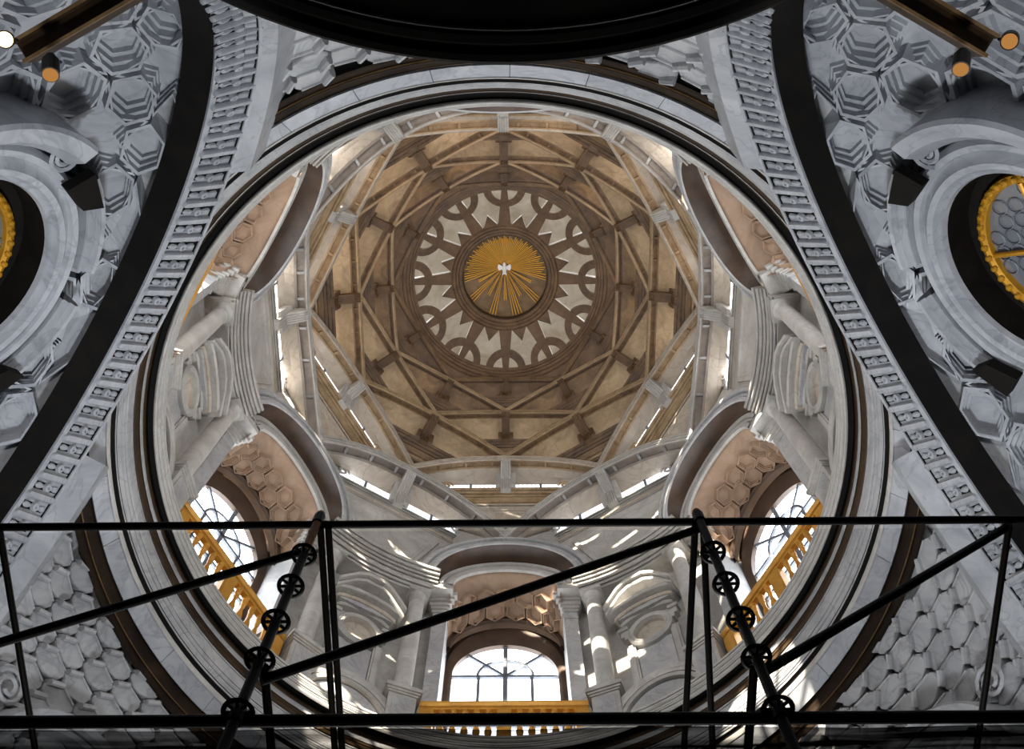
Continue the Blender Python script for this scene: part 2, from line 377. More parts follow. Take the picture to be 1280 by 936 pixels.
def make_apse():
    root = empty('wall_apse', AP_B)
    b = MB(); rows = []
    for i in range(25):
        om = -0.35 + (pi + 0.7) * i / 24
        rows.append([apse(LMAP * k / 14 * cos(om), LMAP * k / 14 * sin(om), -0.25) for k in [0, 1, 2, 3, 4, 5, 6, 7, 8, 9, 10, 11, 12, 13, 14, 14.8]])
    b.grid(rows); b.build('shell', GREY, root, AP_B, True)
    a = 2.35; hexs = []; stars = []
    for i in range(-5, 6):
        for j in range(-5, 6):
            cx = a * (i + 0.5 * j) ; cy = a * j * sqrt(3) / 2 + 4.6
            for dx, dy, kind in ((0, 0, 's'), (a / 2, 0, 'h'), (a / 4, a * sqrt(3) / 4, 'h'), (-a / 4, a * sqrt(3) / 4, 'h')):
                x, y = cx + dx, cy + dy
                if y < -1.2 or hypot(x, y) > (6.95 if kind == 's' else 6.9): continue
                Pc = apse(x, y) - Vector(OCC); vv = -sin(radians(30)) * Pc.x + cos(radians(30)) * Pc.z
                if (Pc.y / 1.18) ** 2 + vv ** 2 < 2.35 ** 2: continue
                (stars if kind == 's' else hexs).append((x, y))
    for c in stars:
        st = ngon(c, 0.545 * a, 6, radians(30), 0.262 * a)
        b = MB(); stepped(apse_clamped, st, c, [(1.0, -0.26), (1.0, 0.16), (0.91, 0.16), (0.91, 0.06), (0.82, 0.06), (0.82, -0.04), (0.73, -0.04), (0.73, -0.12)], b)
        b.build('star_coffer', BLUE, root, AP_B)
    for c in hexs:
        hx = ngon(c, 0.262 * a, 6, radians(30))
        b = MB(); stepped(apse_clamped, hx, c, [(1.0, -0.26), (1.0, 0.18), (0.87, 0.18), (0.87, 0.06), (0.74, 0.06), (0.74, -0.06), (0.60, -0.06), (0.60, -0.16)], b)
        b.build('hexagon_coffer', BLUE, root, AP_B)
    return root
aa = make_apse(); ab = copy_tree(aa)
for o, ph, hr in ((aa, 211, 'ten'), (ab, 329, 'two')):
    place(o, AP_B, ph); tag(o, "half dome with star and hexagon coffers behind arch at %s o'clock" % hr, kind='structure')

# ---- big oval windows inside the apses
OC = (10.75, 0.0, 17.5)
def make_oculus():
    root = empty('window_0', OC)
    tl = radians(30)
    n_ = Vector((-cos(tl), 0, -sin(tl))); u_ = Vector((0, 1, 0)); v_ = Vector((-sin(tl), 0, cos(tl)))
    B0 = Vector(OC)
    def P(x, y, h): return B0 + u_ * x + v_ * y + n_ * h
    N = 64
    def ring(name, prof, mat, a0=0.0, a1=2 * pi, cx=0.0, cy=0.0):
        b = MB(); full = a1 - a0 > 6.2; cnt = N if full else 32; loops = []
        for i in range(cnt if full else cnt + 1):
            a = a0 + (a1 - a0) * i / cnt
            loops.append([P(cx + (1.18 * r) * cos(a), cy + r * sin(a), h) for r, h in prof])
        b.grid(loops, cu=full)
        return b.build(name, mat, root, OC, True)
    ring('frame_outer', [(2.16, -1.6), (2.16, 0.10), (2.08, 0.22), (1.98, 0.20), (1.95, 0.10), (1.90, 0.12), (1.80, 0.26), (1.70, 0.24), (1.64, 0.10), (1.58, 0.12), (1.55, 0.02)], BLUE)
    ring('dark_reveal', [(1.56, 0.03), (1.50, -0.55), (1.22, -0.6)], BLACK)
    gr_ = ring('gold_rim', [(1.30, -0.58), (1.28, -0.46), (1.20, -0.42), (1.14, -0.48), (1.13, -0.6)], GOLD)
    for i in range(40):
        a = 2 * pi * i / 40
        b = MB(); p = P(1.18 * 1.21 * cos(a), 1.21 * sin(a), -0.43)
        b.lathe([(0.001, 0.05), (0.05, 0.035), (0.075, 0.0)], n=8); me = b.data('gilt_bead', GOLD, smooth=True) if i == 0 else me
        inst('gilt_bead', me, gr_, frame4(p - B0, u_, v_, u_.cross(v_)) if u_.cross(v_).dot(n_) > 0 else frame4(p - B0, v_, u_, v_.cross(u_)))
    b = MB(); b.prism([P(1.18 * 1.16 * cos(2 * pi * i / 40), 1.16 * sin(2 * pi * i / 40), -0.62) for i in range(40)], n_ * 0.02); b.build('pane', GLASS_DIM, root, OC)
    for k, (x0, y0, x1, y1) in enumerate(((0, -1.14, 0, 1.14), (-1.33, 0.0, 1.33, 0.0))):
        b = MB(); b.tube(P(x0, y0, -0.52), P(x1, y1, -0.52), 0.05, 8); b.build('gilt_bar', GOLD, root, OC)
    for i in range(9):
        for j in range(7):
            x = -1.2 + 0.3 * i; y = -0.95 + 0.32 * j
            if (x / 1.25) ** 2 + (y / 1.05) ** 2 > 0.95: continue
            b = MB(); rr = []
            for q in range(12):
                a = 2 * pi * q / 12; rr.append([P(x + (0.14 + 0.014 * cos(w_)) * cos(a), y + (0.14 + 0.014 * cos(w_)) * sin(a), -0.57 + 0.014 * sin(w_)) for w_ in (0, 2.1, 4.2)])
            b.grid(rr, cu=True, cv=True); b.build('lead_ring', LEAD, root, OC)
    # broken curved pediment around the frame, with volutes at its ends
    for sg in (1, -1):
        pr = [(2.62, -1.2), (2.62, 0.16), (2.56, 0.30), (2.48, 0.30), (2.44, 0.2), (2.38, 0.22), (2.34, 0.12), (2.28, 0.14), (2.24, -1.2)]
        ring('pediment_arc', pr, BLUE, radians(90) - sg * radians(50) if sg > 0 else radians(97), radians(83) if sg > 0 else radians(90) + radians(50))
        c = (sg * 2.55, 0.75)
        b = MB(); loops = []
        for i in range(28):
            th = i / 27 * 4.0 * pi; r = 0.30 - 0.22 * i / 27
            loops.append([P(c[0] + (r + 0.045 * cos(w_)) * cos(th), c[1] + (r + 0.045 * cos(w_)) * sin(th), 0.3 + 0.045 * sin(w_)) for w_ in (0, 1.57, 3.14, 4.71)])
        b.bridge(loops, True, True, True); b.build('volute', BLUE, root, OC, True)
        # side hood: a heavy curved shelf
        b = MB(); loops = []
        for i in range(15):
            a = radians(-42 + 62 * i / 14)
            loops.append([P(sg * 1.18 * r * cos(a), r * sin(a), h) for r, h in ((2.25, 0.0), (2.25, 0.42), (2.42, 0.72), (2.66, 0.80), (2.72, 0.74), (2.70, -1.3))])
        b.bridge(loops, True, True, True); b.build('hood', BLUE, root, OC, True)
        b = MB(); b.prism([P(sg * 2.05, 0.95, 0.28), P(sg * 1.72, 1.45, 0.28), P(sg * 1.85, 1.85, 0.28), P(sg * 2.45, 1.35, 0.28)], n_ * 0.22); b.build('pediment_block', BLACK, root, OC)
    return root
oa = make_oculus(); ob = copy_tree(oa)
for o, ph, hr in ((oa, 211, 'ten'), (ob, 329, 'two')):
    o.name = winname(); place(o, OC, ph); tag(o, "oval window with gilt rim and broken curved pediment at %s o'clock" % hr, kind='structure')

# ---- coffered pendentives between the arches
PZC, PRF = 14.17, 11.15
PE_B = (9.0, 0, 16.0)
def pend(u, v, h=0.0):
    e = v / PRF; a = u / (PRF * 0.80)
    R = PRF - h
    return Vector((R * cos(e) * cos(a), R * cos(e) * sin(a), PZC + R * sin(e)))
def pend_c(u, v, h=0.0):
    return pend(u, min(v, PRF * math.acos(9.24 / PRF)), h)
def make_pend():
    root = empty('wall_pendentive', PE_B)
    b = MB(); rows = []
    for j in range(17):
        v = 0.2 + 0.45 * j
        if hypot(*pend(0, v, -0.34).xy) < 8.87: v = (math.acos(8.87 / (PRF + 0.34))) * PRF
        um = 0.0
        while um < 7.6:
            P = pend(um + 0.02, v, -0.34)
            if P.x * cos(radians(61)) + P.y * sin(radians(61)) > 7.75: break
            um += 0.02
        rows.append([pend(um * q / 10, v, -0.34) for q in range(-10, 11)])
        if v != 0.2 + 0.45 * j: break
    b.grid(rows); b.build('ground', GREY, root, PE_B, True)
    arch_n = [(cos(radians(s_)), sin(radians(s_))) for s_ in (-61, 61)]
    def ok(P): return all(P.x * n_[0] + P.y * n_[1] < 7.9 for n_ in arch_n) and hypot(P.x, P.y) > 9.22 and P.z > 14.5
    # interlocking slanted plates with small deep holes where their cut corners meet
    e1, e2 = Vector((0.66, 0.22)), Vector((-0.10, 0.48))
    vs = [(e1 + e2) / 3, (2 * e2 - e1) / 3, (e2 - 2 * e1) / 3, -(e1 + e2) / 3, (e1 - 2 * e2) / 3, (2 * e1 - e2) / 3]
    poly = []
    for q in range(6):
        p, p0, p1 = vs[q], vs[q - 1], vs[(q + 1) % 6]
        poly += [p.lerp(p0, 0.34), p.lerp(p1, 0.34)]
    nn = Vector((-e1.y, e1.x)).normalized()
    for i in range(-14, 15):
        for j in range(-6, 28):
            c = e1 * i + e2 * j + Vector((0, 0.4))
            if c.y < 0.1 or not ok(pend(c.x, c.y)): continue
            b = MB(); loops = []
            lift = 0.045 * ((i + 2 * j) % 3 - 1)
            for k, up in ((0.97, None), (0.96, 0.0), (0.90, 0.03)):
                loops.append([pend_c(c.x + p.x * k, c.y + p.y * k, -0.36 if up is None else up + lift + 0.07 * p.dot(nn)) for p in poly])
            b.bridge(loops, True, False, True); b.build('coffer_panel', GREY, root, PE_B)
            # rounded bar along the short edge and a low ridge along the long edge of each plate
            for nm, p, q, hw, ht in (('coffer_bar', vs[5] * 0.80, vs[0] * 0.80, 0.06, 0.19), ('coffer_ridge', vs[0] * 0.86 + vs[1] * 0.02, vs[1] * 0.62 + vs[2] * 0.26, 0.026, 0.09)):
                d = (q - p); d.normalize(); sd = Vector((-d.y, d.x)); bb = MB(); ls = []
                for o_, h_ in ((-1, -0.1), (-1, ht * 0.7), (-0.45, ht), (0.45, ht), (1, ht * 0.7), (1, -0.1)):
                    ls.append([pend_c(c.x + z.x + sd.x * hw * o_, c.y + z.y + sd.y * hw * o_, h_ + lift) for z in (p, q)])
                bb.bridge(ls, False)
                bb.add([l[0] for l in ls], [(0, 1, 2, 3, 4, 5)]); bb.add([l[1] for l in ls], [(0, 1, 2, 3, 4, 5)])
                bb.build(nm, GREY, root, PE_B)
    # plain border strips along the arches
    for sg in (-1, 1):
        n2 = Vector((cos(radians(61 * sg)), sin(radians(61 * sg)), 0)); t2 = Vector((-n2.y, n2.x, 0))
        loops = []
        for k in range(0, 91, 3):
            t = radians(k); tt = pi - t if sg > 0 else t
            row = []
            for Dp, RR in ((7.99, 10.57), (7.58, 10.57), (7.58, 11.55)):
                Rp = sqrt(RR * RR - Dp * Dp)
                row.append(n2 * Dp + t2 * (Rp * cos(tt)) + Vector((0, 0, PZC + Rp * sin(tt))))
            loops.append(row)
            if hypot(row[1].x, row[1].y) < 8.5: break
        b = MB(); b.bridge(loops, False); b.build('border', BLUE, root, PE_B)
    # curved hood at the foot of the pendentive
    b = MB(); loops = []
    for i in range(25):
        a = radians(-8 + 196 * i / 24); r0 = 1.5
        loops.append([pend((r0 + dr) * cos(a), 3.0 + (r0 + dr) * sin(a), h) for dr, h in ((0, -0.2), (0, 0.5), (0.08, 0.56), (0.16, 0.45), (0.22, 0.62), (0.34, 0.7), (0.40, 0.6), (0.40, -0.2))])
    b.bridge(loops, True, True, True); b.build('curved_hood', GREY, root, PE_B, True)
    for sg in (-1, 1):
        b = MB(); loops = []
        for i in range(24):
            th = i / 23 * 3.6 * pi; r = 0.36 - 0.27 * i / 23
            loops.append([pend(sg * 2.1 + (r + 0.05 * cos(w_)) * cos(th), 3.9 + (r + 0.05 * cos(w_)) * sin(th), 0.35 + 0.05 * sin(w_)) for w_ in (0, 1.57, 3.14, 4.71)])
        b.bridge(loops, True, True, True); b.build('volute', GREY, root, PE_B, True)
    return root
pa = make_pend()
for k, (ph, hr) in enumerate(((30, 'four'), (150, 'eight'), (270, 'twelve'))):
    o = pa if k == 0 else copy_tree(pa)
    place(o, PE_B, ph); tag(o, "pendentive covered with raised hexagon coffers at %s o'clock" % hr, kind='structure')

# ================================================================== THE DRUM
# ---- niche bays: wall, entablature, curved base
def arcprof(prof, half, n=10):
    b = MB(); b.lathe(prof, -radians(half), radians(half), n, closed=True, caps=True); return b
NB_B = (9.0, 0, 23.4)
def make_bay():
    root = empty('wall_drum', NB_B)
    b = MB(); b.box(9.15, 9.6, -2.75, 2.75, 23.0, 32.6); b.build('wall_face', PALE, root, NB_B)
    arcprof(members([(8.56, 31.10, 31.22), (8.48, 31.22, 31.36), (8.40, 31.36, 31.48)], 9.4), 13.0).build('architrave', PALE, root, NB_B)
    arcprof([(9.4, 31.48), (8.50, 31.48), (8.50, 31.70), (9.4, 31.70)], 12.9).build('frieze', WARM1, root, NB_B)
    arcprof(members([(8.50, 31.70, 31.80), (8.41, 31.80, 31.92), (8.32, 31.92, 32.02), (8.22, 32.02, 32.16), (8.13, 32.16, 32.30)], 9.4), 14.2).build('cornice', PALE, root, NB_B)
    # curved moulded hump on the ledge below the niche
    for k, (r0, r1, x, mat) in enumerate(((1.62, 1.78, 8.42, PALE), (1.42, 1.56, 8.38, PALE), (1.22, 1.36, 8.36, PALE), (0.0, 1.16, 8.45, GREY))):
        b = MB(); loops = []
        for i in range(25):
            a = pi * i / 24
            loops.append([(x, r1 * cos(a), 23.30 + 1.05 * r1 * sin(a)), (x, r0 * cos(a), 23.30 + 1.05 * r0 * sin(a)), (9.2, r0 * cos(a), 23.30 + 1.05 * r0 * sin(a)), (9.2, r1 * cos(a), 23.30 + 1.05 * r1 * sin(a))])
        b.bridge(loops, True, True, True); b.build('curved_plinth', mat, root, NB_B, True)
    return root
bay = make_bay()
for k in range(6):
    o = bay if k == 0 else copy_tree(bay)
    place(o, NB_B, 60 * k); tag(o, 'drum wall and entablature behind the niche at %s' % hour(60 * k), kind='structure')

# ---- columns
def make_column():
    root = empty('column')
    b = MB(); b.lathe([(0.0, 2.32), (0.285, 2.32), (0.285, 3.6), (0.28, 5.0), (0.262, 6.4), (0.245, 7.42), (0.0, 7.42)], n=24); b.build('shaft', PALE, root, smooth=True)
    b = MB(); b.lathe([(0.36, 2.0), (0.40, 2.04), (0.40, 2.12), (0.36, 2.16), (0.31, 2.19), (0.34, 2.24), (0.34, 2.28), (0.29, 2.34)], n=24); b.build('base', PALE, root, smooth=True)
    b = MB(); b.lathe([(0.25, 7.15), (0.275, 7.18), (0.275, 7.22), (0.25, 7.25), (0.25, 7.40), (0.29, 7.52), (0.33, 7.56)], n=24); b.box(-0.36, 0.36, -0.36, 0.36, 7.56, 7.72); b.build('capital', PALE, root, smooth=True)
    b = MB()
    for x, z0, z1 in ((0.46, 0, 0.22), (0.40, 0.22, 1.55), (0.44, 1.55, 1.62), (0.48, 1.62, 1.70), (0.53, 1.70, 1.84), (0.44, 1.84, 2.0)): b.box(-x, x, -x, x, z0, z1)
    pd_ = b.build('pedestal', PALE, root)
    b = MB(); b.box(-0.42, -0.40, -0.28, 0.28, 0.4, 1.4); b.build('pedestal_panel', GREY, pd_)
    return root
col = make_column(); first = True
for k in range(6):
    for sg, side in ((-1, 'counter-clockwise'), (1, 'clockwise')):
        o = col if first else copy_tree(col); first = False
        ph = 60 * k + sg * 10.4
        place(o, (8.75, 0, 23.38), ph)
        tag(o, 'pale marble column on the %s side of the niche at %s' % (side, hour(60 * k)), 'column', 'marble columns flanking the drum niches', 'thing')

# ---- niches with pediments
NI_B = (9.12, 0, 26.0)
def make_niche():
    root = empty('niche_frame', NI_B); zc = 28.15
    # round dished recess
    b = MB(); b.grid([[(8.98 + d, r * cos(a), zc + r * sin(a)) for r, d in ((0.52, 0.0), (0.50, 0.08), (0.40, 0.13), (0.2, 0.155), (0.01, 0.16))] for a in [2 * pi * i / 32 for i in range(32)]], cu=True); b.build('round_recess', WARM1, root, NI_B, True)
    b = MB(); b.grid([[(x, r * cos(a), zc + r * sin(a)) for r, x in ((0.76, 9.16), (0.76, 8.90), (0.70, 8.84), (0.64, 8.88), (0.60, 8.84), (0.55, 8.86), (0.52, 8.98))] for a in [2 * pi * i / 40 for i in range(40)]], cu=True); b.build('round_moulding', PALE, root, NI_B, True)
    for sg in (-1, 1):
        b = MB(); b.box(8.92, 9.16, sg * 0.66, sg * 0.98, 28.35, 28.62); b.box(8.86, 9.16, sg * 0.70, sg * 1.04, 28.62, 28.78); b.box(8.90, 9.16, sg * 0.62, sg * 0.86, 28.14, 28.35); b.build('ear', PALE, root, NI_B)
        b = MB(); b.box(8.98, 9.16, sg * 0.60, sg * 0.88, 24.8, 27.85); b.box(8.94, 9.16, sg * 0.66, sg * 0.80, 24.8, 27.8); b.build('side_strip', PALE, root, NI_B)
    b = MB(); b.box(9.02, 9.16, -0.58, 0.58, 24.8, 27.5); b.build('lower_panel', GREY, root, NI_B)
    # nested curved bands under a raking pediment
    for k, (hw, z0, rise, th, x0) in enumerate(((0.92, 28.78, 0.42, 0.14, 8.88), (1.02, 28.96, 0.46, 0.14, 8.70), (1.10, 29.14, 0.50, 0.14, 8.52))):
        b = MB(); loops = []
        for i in range(17):
            u = -1 + 2 * i / 16; z = z0 + rise * sqrt(max(0, 1 - (u * 0.92) ** 2)) 
            loops.append([(9.16, hw * u, z), (x0 + 0.05, hw * u, z), (x0, hw * u, z + 0.05), (x0, hw * u, z + th - 0.05), (x0 + 0.05, hw * u, z + th), (9.16, hw * u, z + th)])
        b.bridge(loops, True, True, True); b.build('curved_band', (WARM1 if k == 1 else PALE), root, NI_B)
    pts = [(-1.18, 29.22), (-0.62, 29.98), (-0.30, 30.22), (0.30, 30.22), (0.62, 29.98), (1.18, 29.22)]
    for off, x0 in ((0.0, 8.46), (0.19, 8.32)):
        b = MB(); loops = [[(9.16, y, z + off), (x0, y, z + off), (x0 - 0.03, y, z + off + 0.08), (x0 - 0.03, y, z + off + 0.13), (9.16, y, z + off + 0.13)] for y, z in pts]
        b.bridge(loops, True, True, True); b.build('raking_cornice', PALE, root, NI_B)
    b = MB(); b.prism([(8.80, y, z) for y, z in [(-1.1, 29.2)] + pts[1:-1] + [(1.1, 29.2)]], (0.36, 0, 0)); b.build('tympanum', GREY, root, NI_B)
    return root
ni = make_niche()
for k in range(6):
    o = ni if k == 0 else copy_tree(ni)
    place(o, NI_B, 60 * k); tag(o, 'niche frame with round recess under a curved and raking pediment at %s' % hour(60 * k), 'niche', 'pedimented niches of the drum')

# ---- the six drum windows with their coffered vaults
WB = (9.9, 0, 27.0)
def make_drum_window():
    root = empty('window_0', WB)
    for sg in (-1, 1):
        b = MB(); b.box(8.78, 10.1, sg * 1.95, sg * 2.42, 25.4, 30.95); b.build('pilaster', GREY, root, WB)
        b = MB()
        for y0, y1, x0, z0, z1 in ((1.93, 2.44, 8.74, 30.55, 30.62), (1.90, 2.46, 8.72, 30.95, 31.08), (1.86, 2.5, 8.66, 31.08, 31.22), (1.80, 2.55, 8.60, 31.22, 31.40), (1.72, 2.6, 8.52, 31.40, 31.56), (1.64, 2.66, 8.44, 31.56, 31.78)):
            b.box(x0, 10.0, sg * y0, sg * y1, z0, z1)
        b.build('impost_cornice', PALE, root, WB)
        b = MB()
        for y0, y1, x0, z0, z1 in ((1.86, 2.5, 8.66, 23.3, 23.6), (1.92, 2.46, 8.72, 23.6, 25.05), (1.84, 2.5, 8.62, 25.05, 25.4)): b.box(x0, 10.0, sg * y0, sg * y1, z0, z1)
        b.build('pilaster_pedestal', PALE, root, WB)
    for sg in (-1, 1):
        b = MB(); b.box(8.16, 10.0, sg * 1.77, sg * 2.75, 31.5, 31.95); b.build('arch_foot', PALE, root, WB)
    def Va(t, k, h=0.0):
        a = Vector((8.15, 1.75 * cos(t), 31.70 + 1.05 * sin(t))); c = Vector((9.9, 1.93 * cos(t), 29.75 + 2.02 * sin(t)))
        p = a.lerp(c, k); return p + Vector((0, -cos(t), -sin(t))) * h
    b = MB(); b.grid([[Va(pi * i / 32, j / 6, -0.10) for j in range(7)] for i in range(33)]); b.build('vault', VAULT, root, WB, True)
    # hexagon coffers: two staggered rows and half-hexagons
    def F(x, y, h): return Va(pi / 2 + x, y, h)
    for row in range(2):
        for i in range(-4, 5):
            cx = (i + 0.5 * row) * 0.40; cy = 0.44 + 0.235 * row
            if abs(cx) > 1.35: continue
            hx = [(cx + 0.205 * cos(radians(60 * q + 30)) * 1.0, cy + 0.155 * sin(radians(60 * q + 30))) for q in range(6)]
            b = MB(); stepped(F, hx, (cx, cy), [(1.0, -0.11), (1.0, 0.10), (0.93, 0.10), (0.92, 0.03), (0.84, 0.03), (0.83, -0.04), (0.75, -0.04), (0.74, -0.09)], b); b.build('hexagon_coffer', VAULT, root, WB)
    for k0, k1 in ((0.80, 0.86),):
        b = MB(); b.bridge([[Va(pi * i / 32, k0, -0.1), Va(pi * i / 32, k0, 0.07), Va(pi * i / 32, k1, 0.07), Va(pi * i / 32, k1, -0.1)] for i in range(33)]); b.build('vault_band', LINTEL, root, WB)
    # arched frame in the end wall
    zs = 29.2
    def arch(hw, top, n=28, zb=25.0):
        return [(hw, zb)] + [(hw * cos(pi * i / n), zs + (top - zs) * sin(pi * i / n)) for i in range(n + 1)] + [(-hw, zb)]
    b = MB(); o_ = arch(1.95, 31.8); i_ = arch(1.72, 30.95)
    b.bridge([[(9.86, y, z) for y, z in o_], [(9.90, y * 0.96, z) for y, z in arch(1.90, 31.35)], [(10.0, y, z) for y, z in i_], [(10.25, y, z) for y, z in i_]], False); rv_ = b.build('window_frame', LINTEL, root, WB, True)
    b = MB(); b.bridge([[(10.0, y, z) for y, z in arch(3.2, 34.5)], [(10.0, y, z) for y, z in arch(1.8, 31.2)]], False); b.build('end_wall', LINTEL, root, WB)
    xg = 10.16
    def pane(pts):
        b_ = MB(); b_.add([(xg, y, z) for y, z in pts], [tuple(range(len(pts)))]); b_.build('pane', GLASS_DRUM, rv_, WB)
    cols = (-1.72, -0.86, 0, 0.86, 1.72)
    for r0, r1 in ((25.0, 26.6), (26.6, 27.75), (27.75, zs)):
        for c0, c1 in zip(cols, cols[1:]): pane([(c0, r0), (c1, r0), (c1, r1), (c0, r1)])
    for a0, a1 in ((0, 90), (90, 180)):
        pane([(0, zs)] + [(0.9 * cos(radians(a)), zs + 0.9 * sin(radians(a))) for a in range(a0, a1 + 1, 10)])
    for a0, a1 in ((0, 45), (45, 90), (90, 135), (135, 180)):
        rr = range(a0, a1 + 1, 9)
        pane([(0.9 * cos(radians(a)), zs + 0.9 * sin(radians(a))) for a in rr] + [(1.73 * cos(radians(a)), zs + 1.76 * sin(radians(a))) for a in reversed(rr)])
    def bar(p, q, r=0.05):
        b_ = MB(); d = Vector((0, q[0] - p[0], q[1] - p[1])).normalized(); nn = Vector((0, -d.z, d.y)) * r
        p3 = Vector((xg - 0.1, *p)); q3 = Vector((xg - 0.1, *q)); b_.prism([p3 - nn, q3 - nn, q3 + nn, p3 + nn], (0.09, 0, 0)); b_.build('glazing_bar', LEAD, rv_, WB)
    bar((0, 25), (0, 30.95), 0.075)
    for y in (-0.86, 0.86): bar((y, 25), (y, zs))
    for z in (26.6, 27.75, zs): bar((-1.72, z), (1.72, z), 0.055)
    for s_ in (-1, 1): bar((0, zs), (s_ * 1.22, zs + 1.24), 0.05)
    b = MB(); b.bridge([[(xg - 0.1, r * cos(radians(a)), zs + r * sin(radians(a))) for r in (0.86, 0.95)] + [(xg - 0.01, r * cos(radians(a)), zs + r * sin(radians(a))) for r in (0.95, 0.86)] for a in range(0, 181, 10)], True, True, True); b.build('glazing_arch', LEAD, rv_, WB)
    return root
dw = make_drum_window()
for k in range(6):
    o = dw if k == 0 else copy_tree(dw)
    ph = 30 + 60 * k
    o.name = winname(); place(o, WB, ph); tag(o, 'arched drum window under a hexagon coffered vault at %s' % hour(ph), kind='structure')

# ---- big arches over the drum windows
BA_B = (8.0, 0, 32.2)
def make_big_arch():
    root = empty('trim_0', BA_B)
    def Q(t, hw, rise, z0, D0=8.05, D1=7.42):
        s_ = sin(t); return Vector((D0 + (D1 - D0) * s_ ** 0.8 if s_ > 0 else D0, hw * cos(t), z0 + rise * max(0, s_) ** 0.85))
    T = [pi * i / 40 for i in range(41)]
    b = MB(); b.bridge([[Q(t, 3.05, 1.78, 32.15) + Vector((0.35, 0, 0.02)), Q(t, 3.05, 1.78, 32.15), Q(t, 2.95, 1.70, 32.12) - Vector((0.06, 0, 0)), Q(t, 2.82, 1.60, 32.08) - Vector((0.06, 0, 0)), Q(t, 2.81, 1.59, 32.08) + Vector((0.10, 0, 0)), Q(t, 2.77, 1.56, 32.07) + Vector((0.10, 0, 0)), Q(t, 2.76, 1.55, 32.07), Q(t, 2.66, 1.48, 32.04), Q(t, 2.66, 1.48, 32.04) + Vector((0.10, 0, 0)), Q(t, 2.63, 1.45, 32.03) + Vector((0.10, 0, 0)), Q(t, 2.62, 1.44, 32.02) - Vector((0.05, 0, 0)), Q(t, 2.52, 1.36, 32.0) - Vector((0.05, 0, 0)), Q(t, 2.48, 1.32, 32.0)] for t in T], False)
    b.build('front_moulding', GREY, root, BA_B)
    b = MB(); rows = []
    for t in T:
        a = Q(t, 2.48, 1.32, 32.0); c = Vector((8.2, 2.30 * cos(t), 31.9 + 1.50 * sin(t)))
        rows.append([a, a.lerp(c, 0.5) + Vector((0, 0, 0.03)), c])
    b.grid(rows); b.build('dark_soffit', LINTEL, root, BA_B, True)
    b = MB(); b.bridge([[(8.2, 2.30 * cos(t), 31.9 + 1.50 * sin(t)), (8.12, 2.26 * cos(t), 31.88 + 1.47 * sin(t)), (8.12, 2.12 * cos(t), 31.84 + 1.34 * sin(t)), (8.24, 2.11 * cos(t), 31.83 + 1.33 * sin(t)), (8.24, 2.07 * cos(t), 31.82 + 1.29 * sin(t)), (8.16, 2.06 * cos(t), 31.82 + 1.28 * sin(t)), (8.16, 1.98 * cos(t), 31.79 + 1.22 * sin(t)), (8.24, 1.98 * cos(t), 31.79 + 1.22 * sin(t)), (8.24, 1.95 * cos(t), 31.78 + 1.19 * sin(t)), (8.11, 1.94 * cos(t), 31.77 + 1.18 * sin(t)), (8.11, 1.78 * cos(t), 31.72 + 1.06 * sin(t)), (8.2, 1.75 * cos(t), 31.70 + 1.05 * sin(t))] for t in T], False); b.build('inner_moulding', PALE, root, BA_B)
    return root
ba = make_big_arch()
for k in range(6):
    o = ba if k == 0 else copy_tree(ba)
    ph = 30 + 60 * k
    o.name = trimname(); place(o, BA_B, ph); tag(o, 'big moulded round arch above the drum window at %s' % hour(ph), kind='structure')

# ---- gilded balustrades
BL_B = (8.4, 0, 23.36)
def make_balustrade():
    root = empty('balustrade', BL_B); X = 8.40
    b = MB(); b.sweep([(X, -2.36, 25.0), (X, 2.36, 25.0)], [((1, 0, 0), (0, 0, 1))] * 2, [(-0.17, 0.10), (-0.13, 0.0), (-0.08, -0.03), (-0.08, -0.10), (0.08, -0.10), (0.12, 0.0), (0.17, 0.10), (0.17, 0.16), (0.1, 0.22), (-0.1, 0.22), (-0.17, 0.16)]); b.build('rail', WOODGOLD, root, BL_B)
    b = MB(); b.box(X - 0.14, X + 0.14, -2.36, 2.36, 23.36, 23.56); b.build('plinth', WOODGOLD, root, BL_B)
    for y in (-2.16, 0.0, 2.16):
        b = MB(); b.box(X - 0.13, X + 0.13, y - 0.2, y + 0.2, 23.56, 24.9); pr_ = b.build('pier', WOODGOLD, root, BL_B)
        b = MB(); b.box(X - 0.145, X - 0.13, y - 0.13, y + 0.13, 23.75, 24.75); b.build('pier_panel', WOODGOLD, pr_, BL_B)
    bl = MB(); bl.lathe([(0.09, 0), (0.09, 0.06), (0.05, 0.10), (0.05, 0.16), (0.085, 0.26), (0.105, 0.40), (0.095, 0.52), (0.06, 0.70), (0.045, 0.86), (0.07, 0.92), (0.07, 0.98), (0.05, 1.02), (0.085, 1.10), (0.09, 1.18), (0.06, 1.26), (0.09, 1.30), (0.09, 1.34)], n=12)
    me = bl.data('baluster', WOODGOLD, smooth=True)
    for sg in (-1, 1):
        for i in range(5):
            inst('baluster', me, root, Matrix.Translation((0, sg * (0.43 + 0.325 * i), 0.2)))
    return root
bal = make_balustrade()
for k in range(6):
    o = bal if k == 0 else copy_tree(bal)
    ph = 30 + 60 * k
    place(o, BL_B, ph); tag(o, 'gilded wooden balustrade in front of the drum window at %s' % hour(ph), 'balustrade', 'gilded balustrades of the drum gallery')

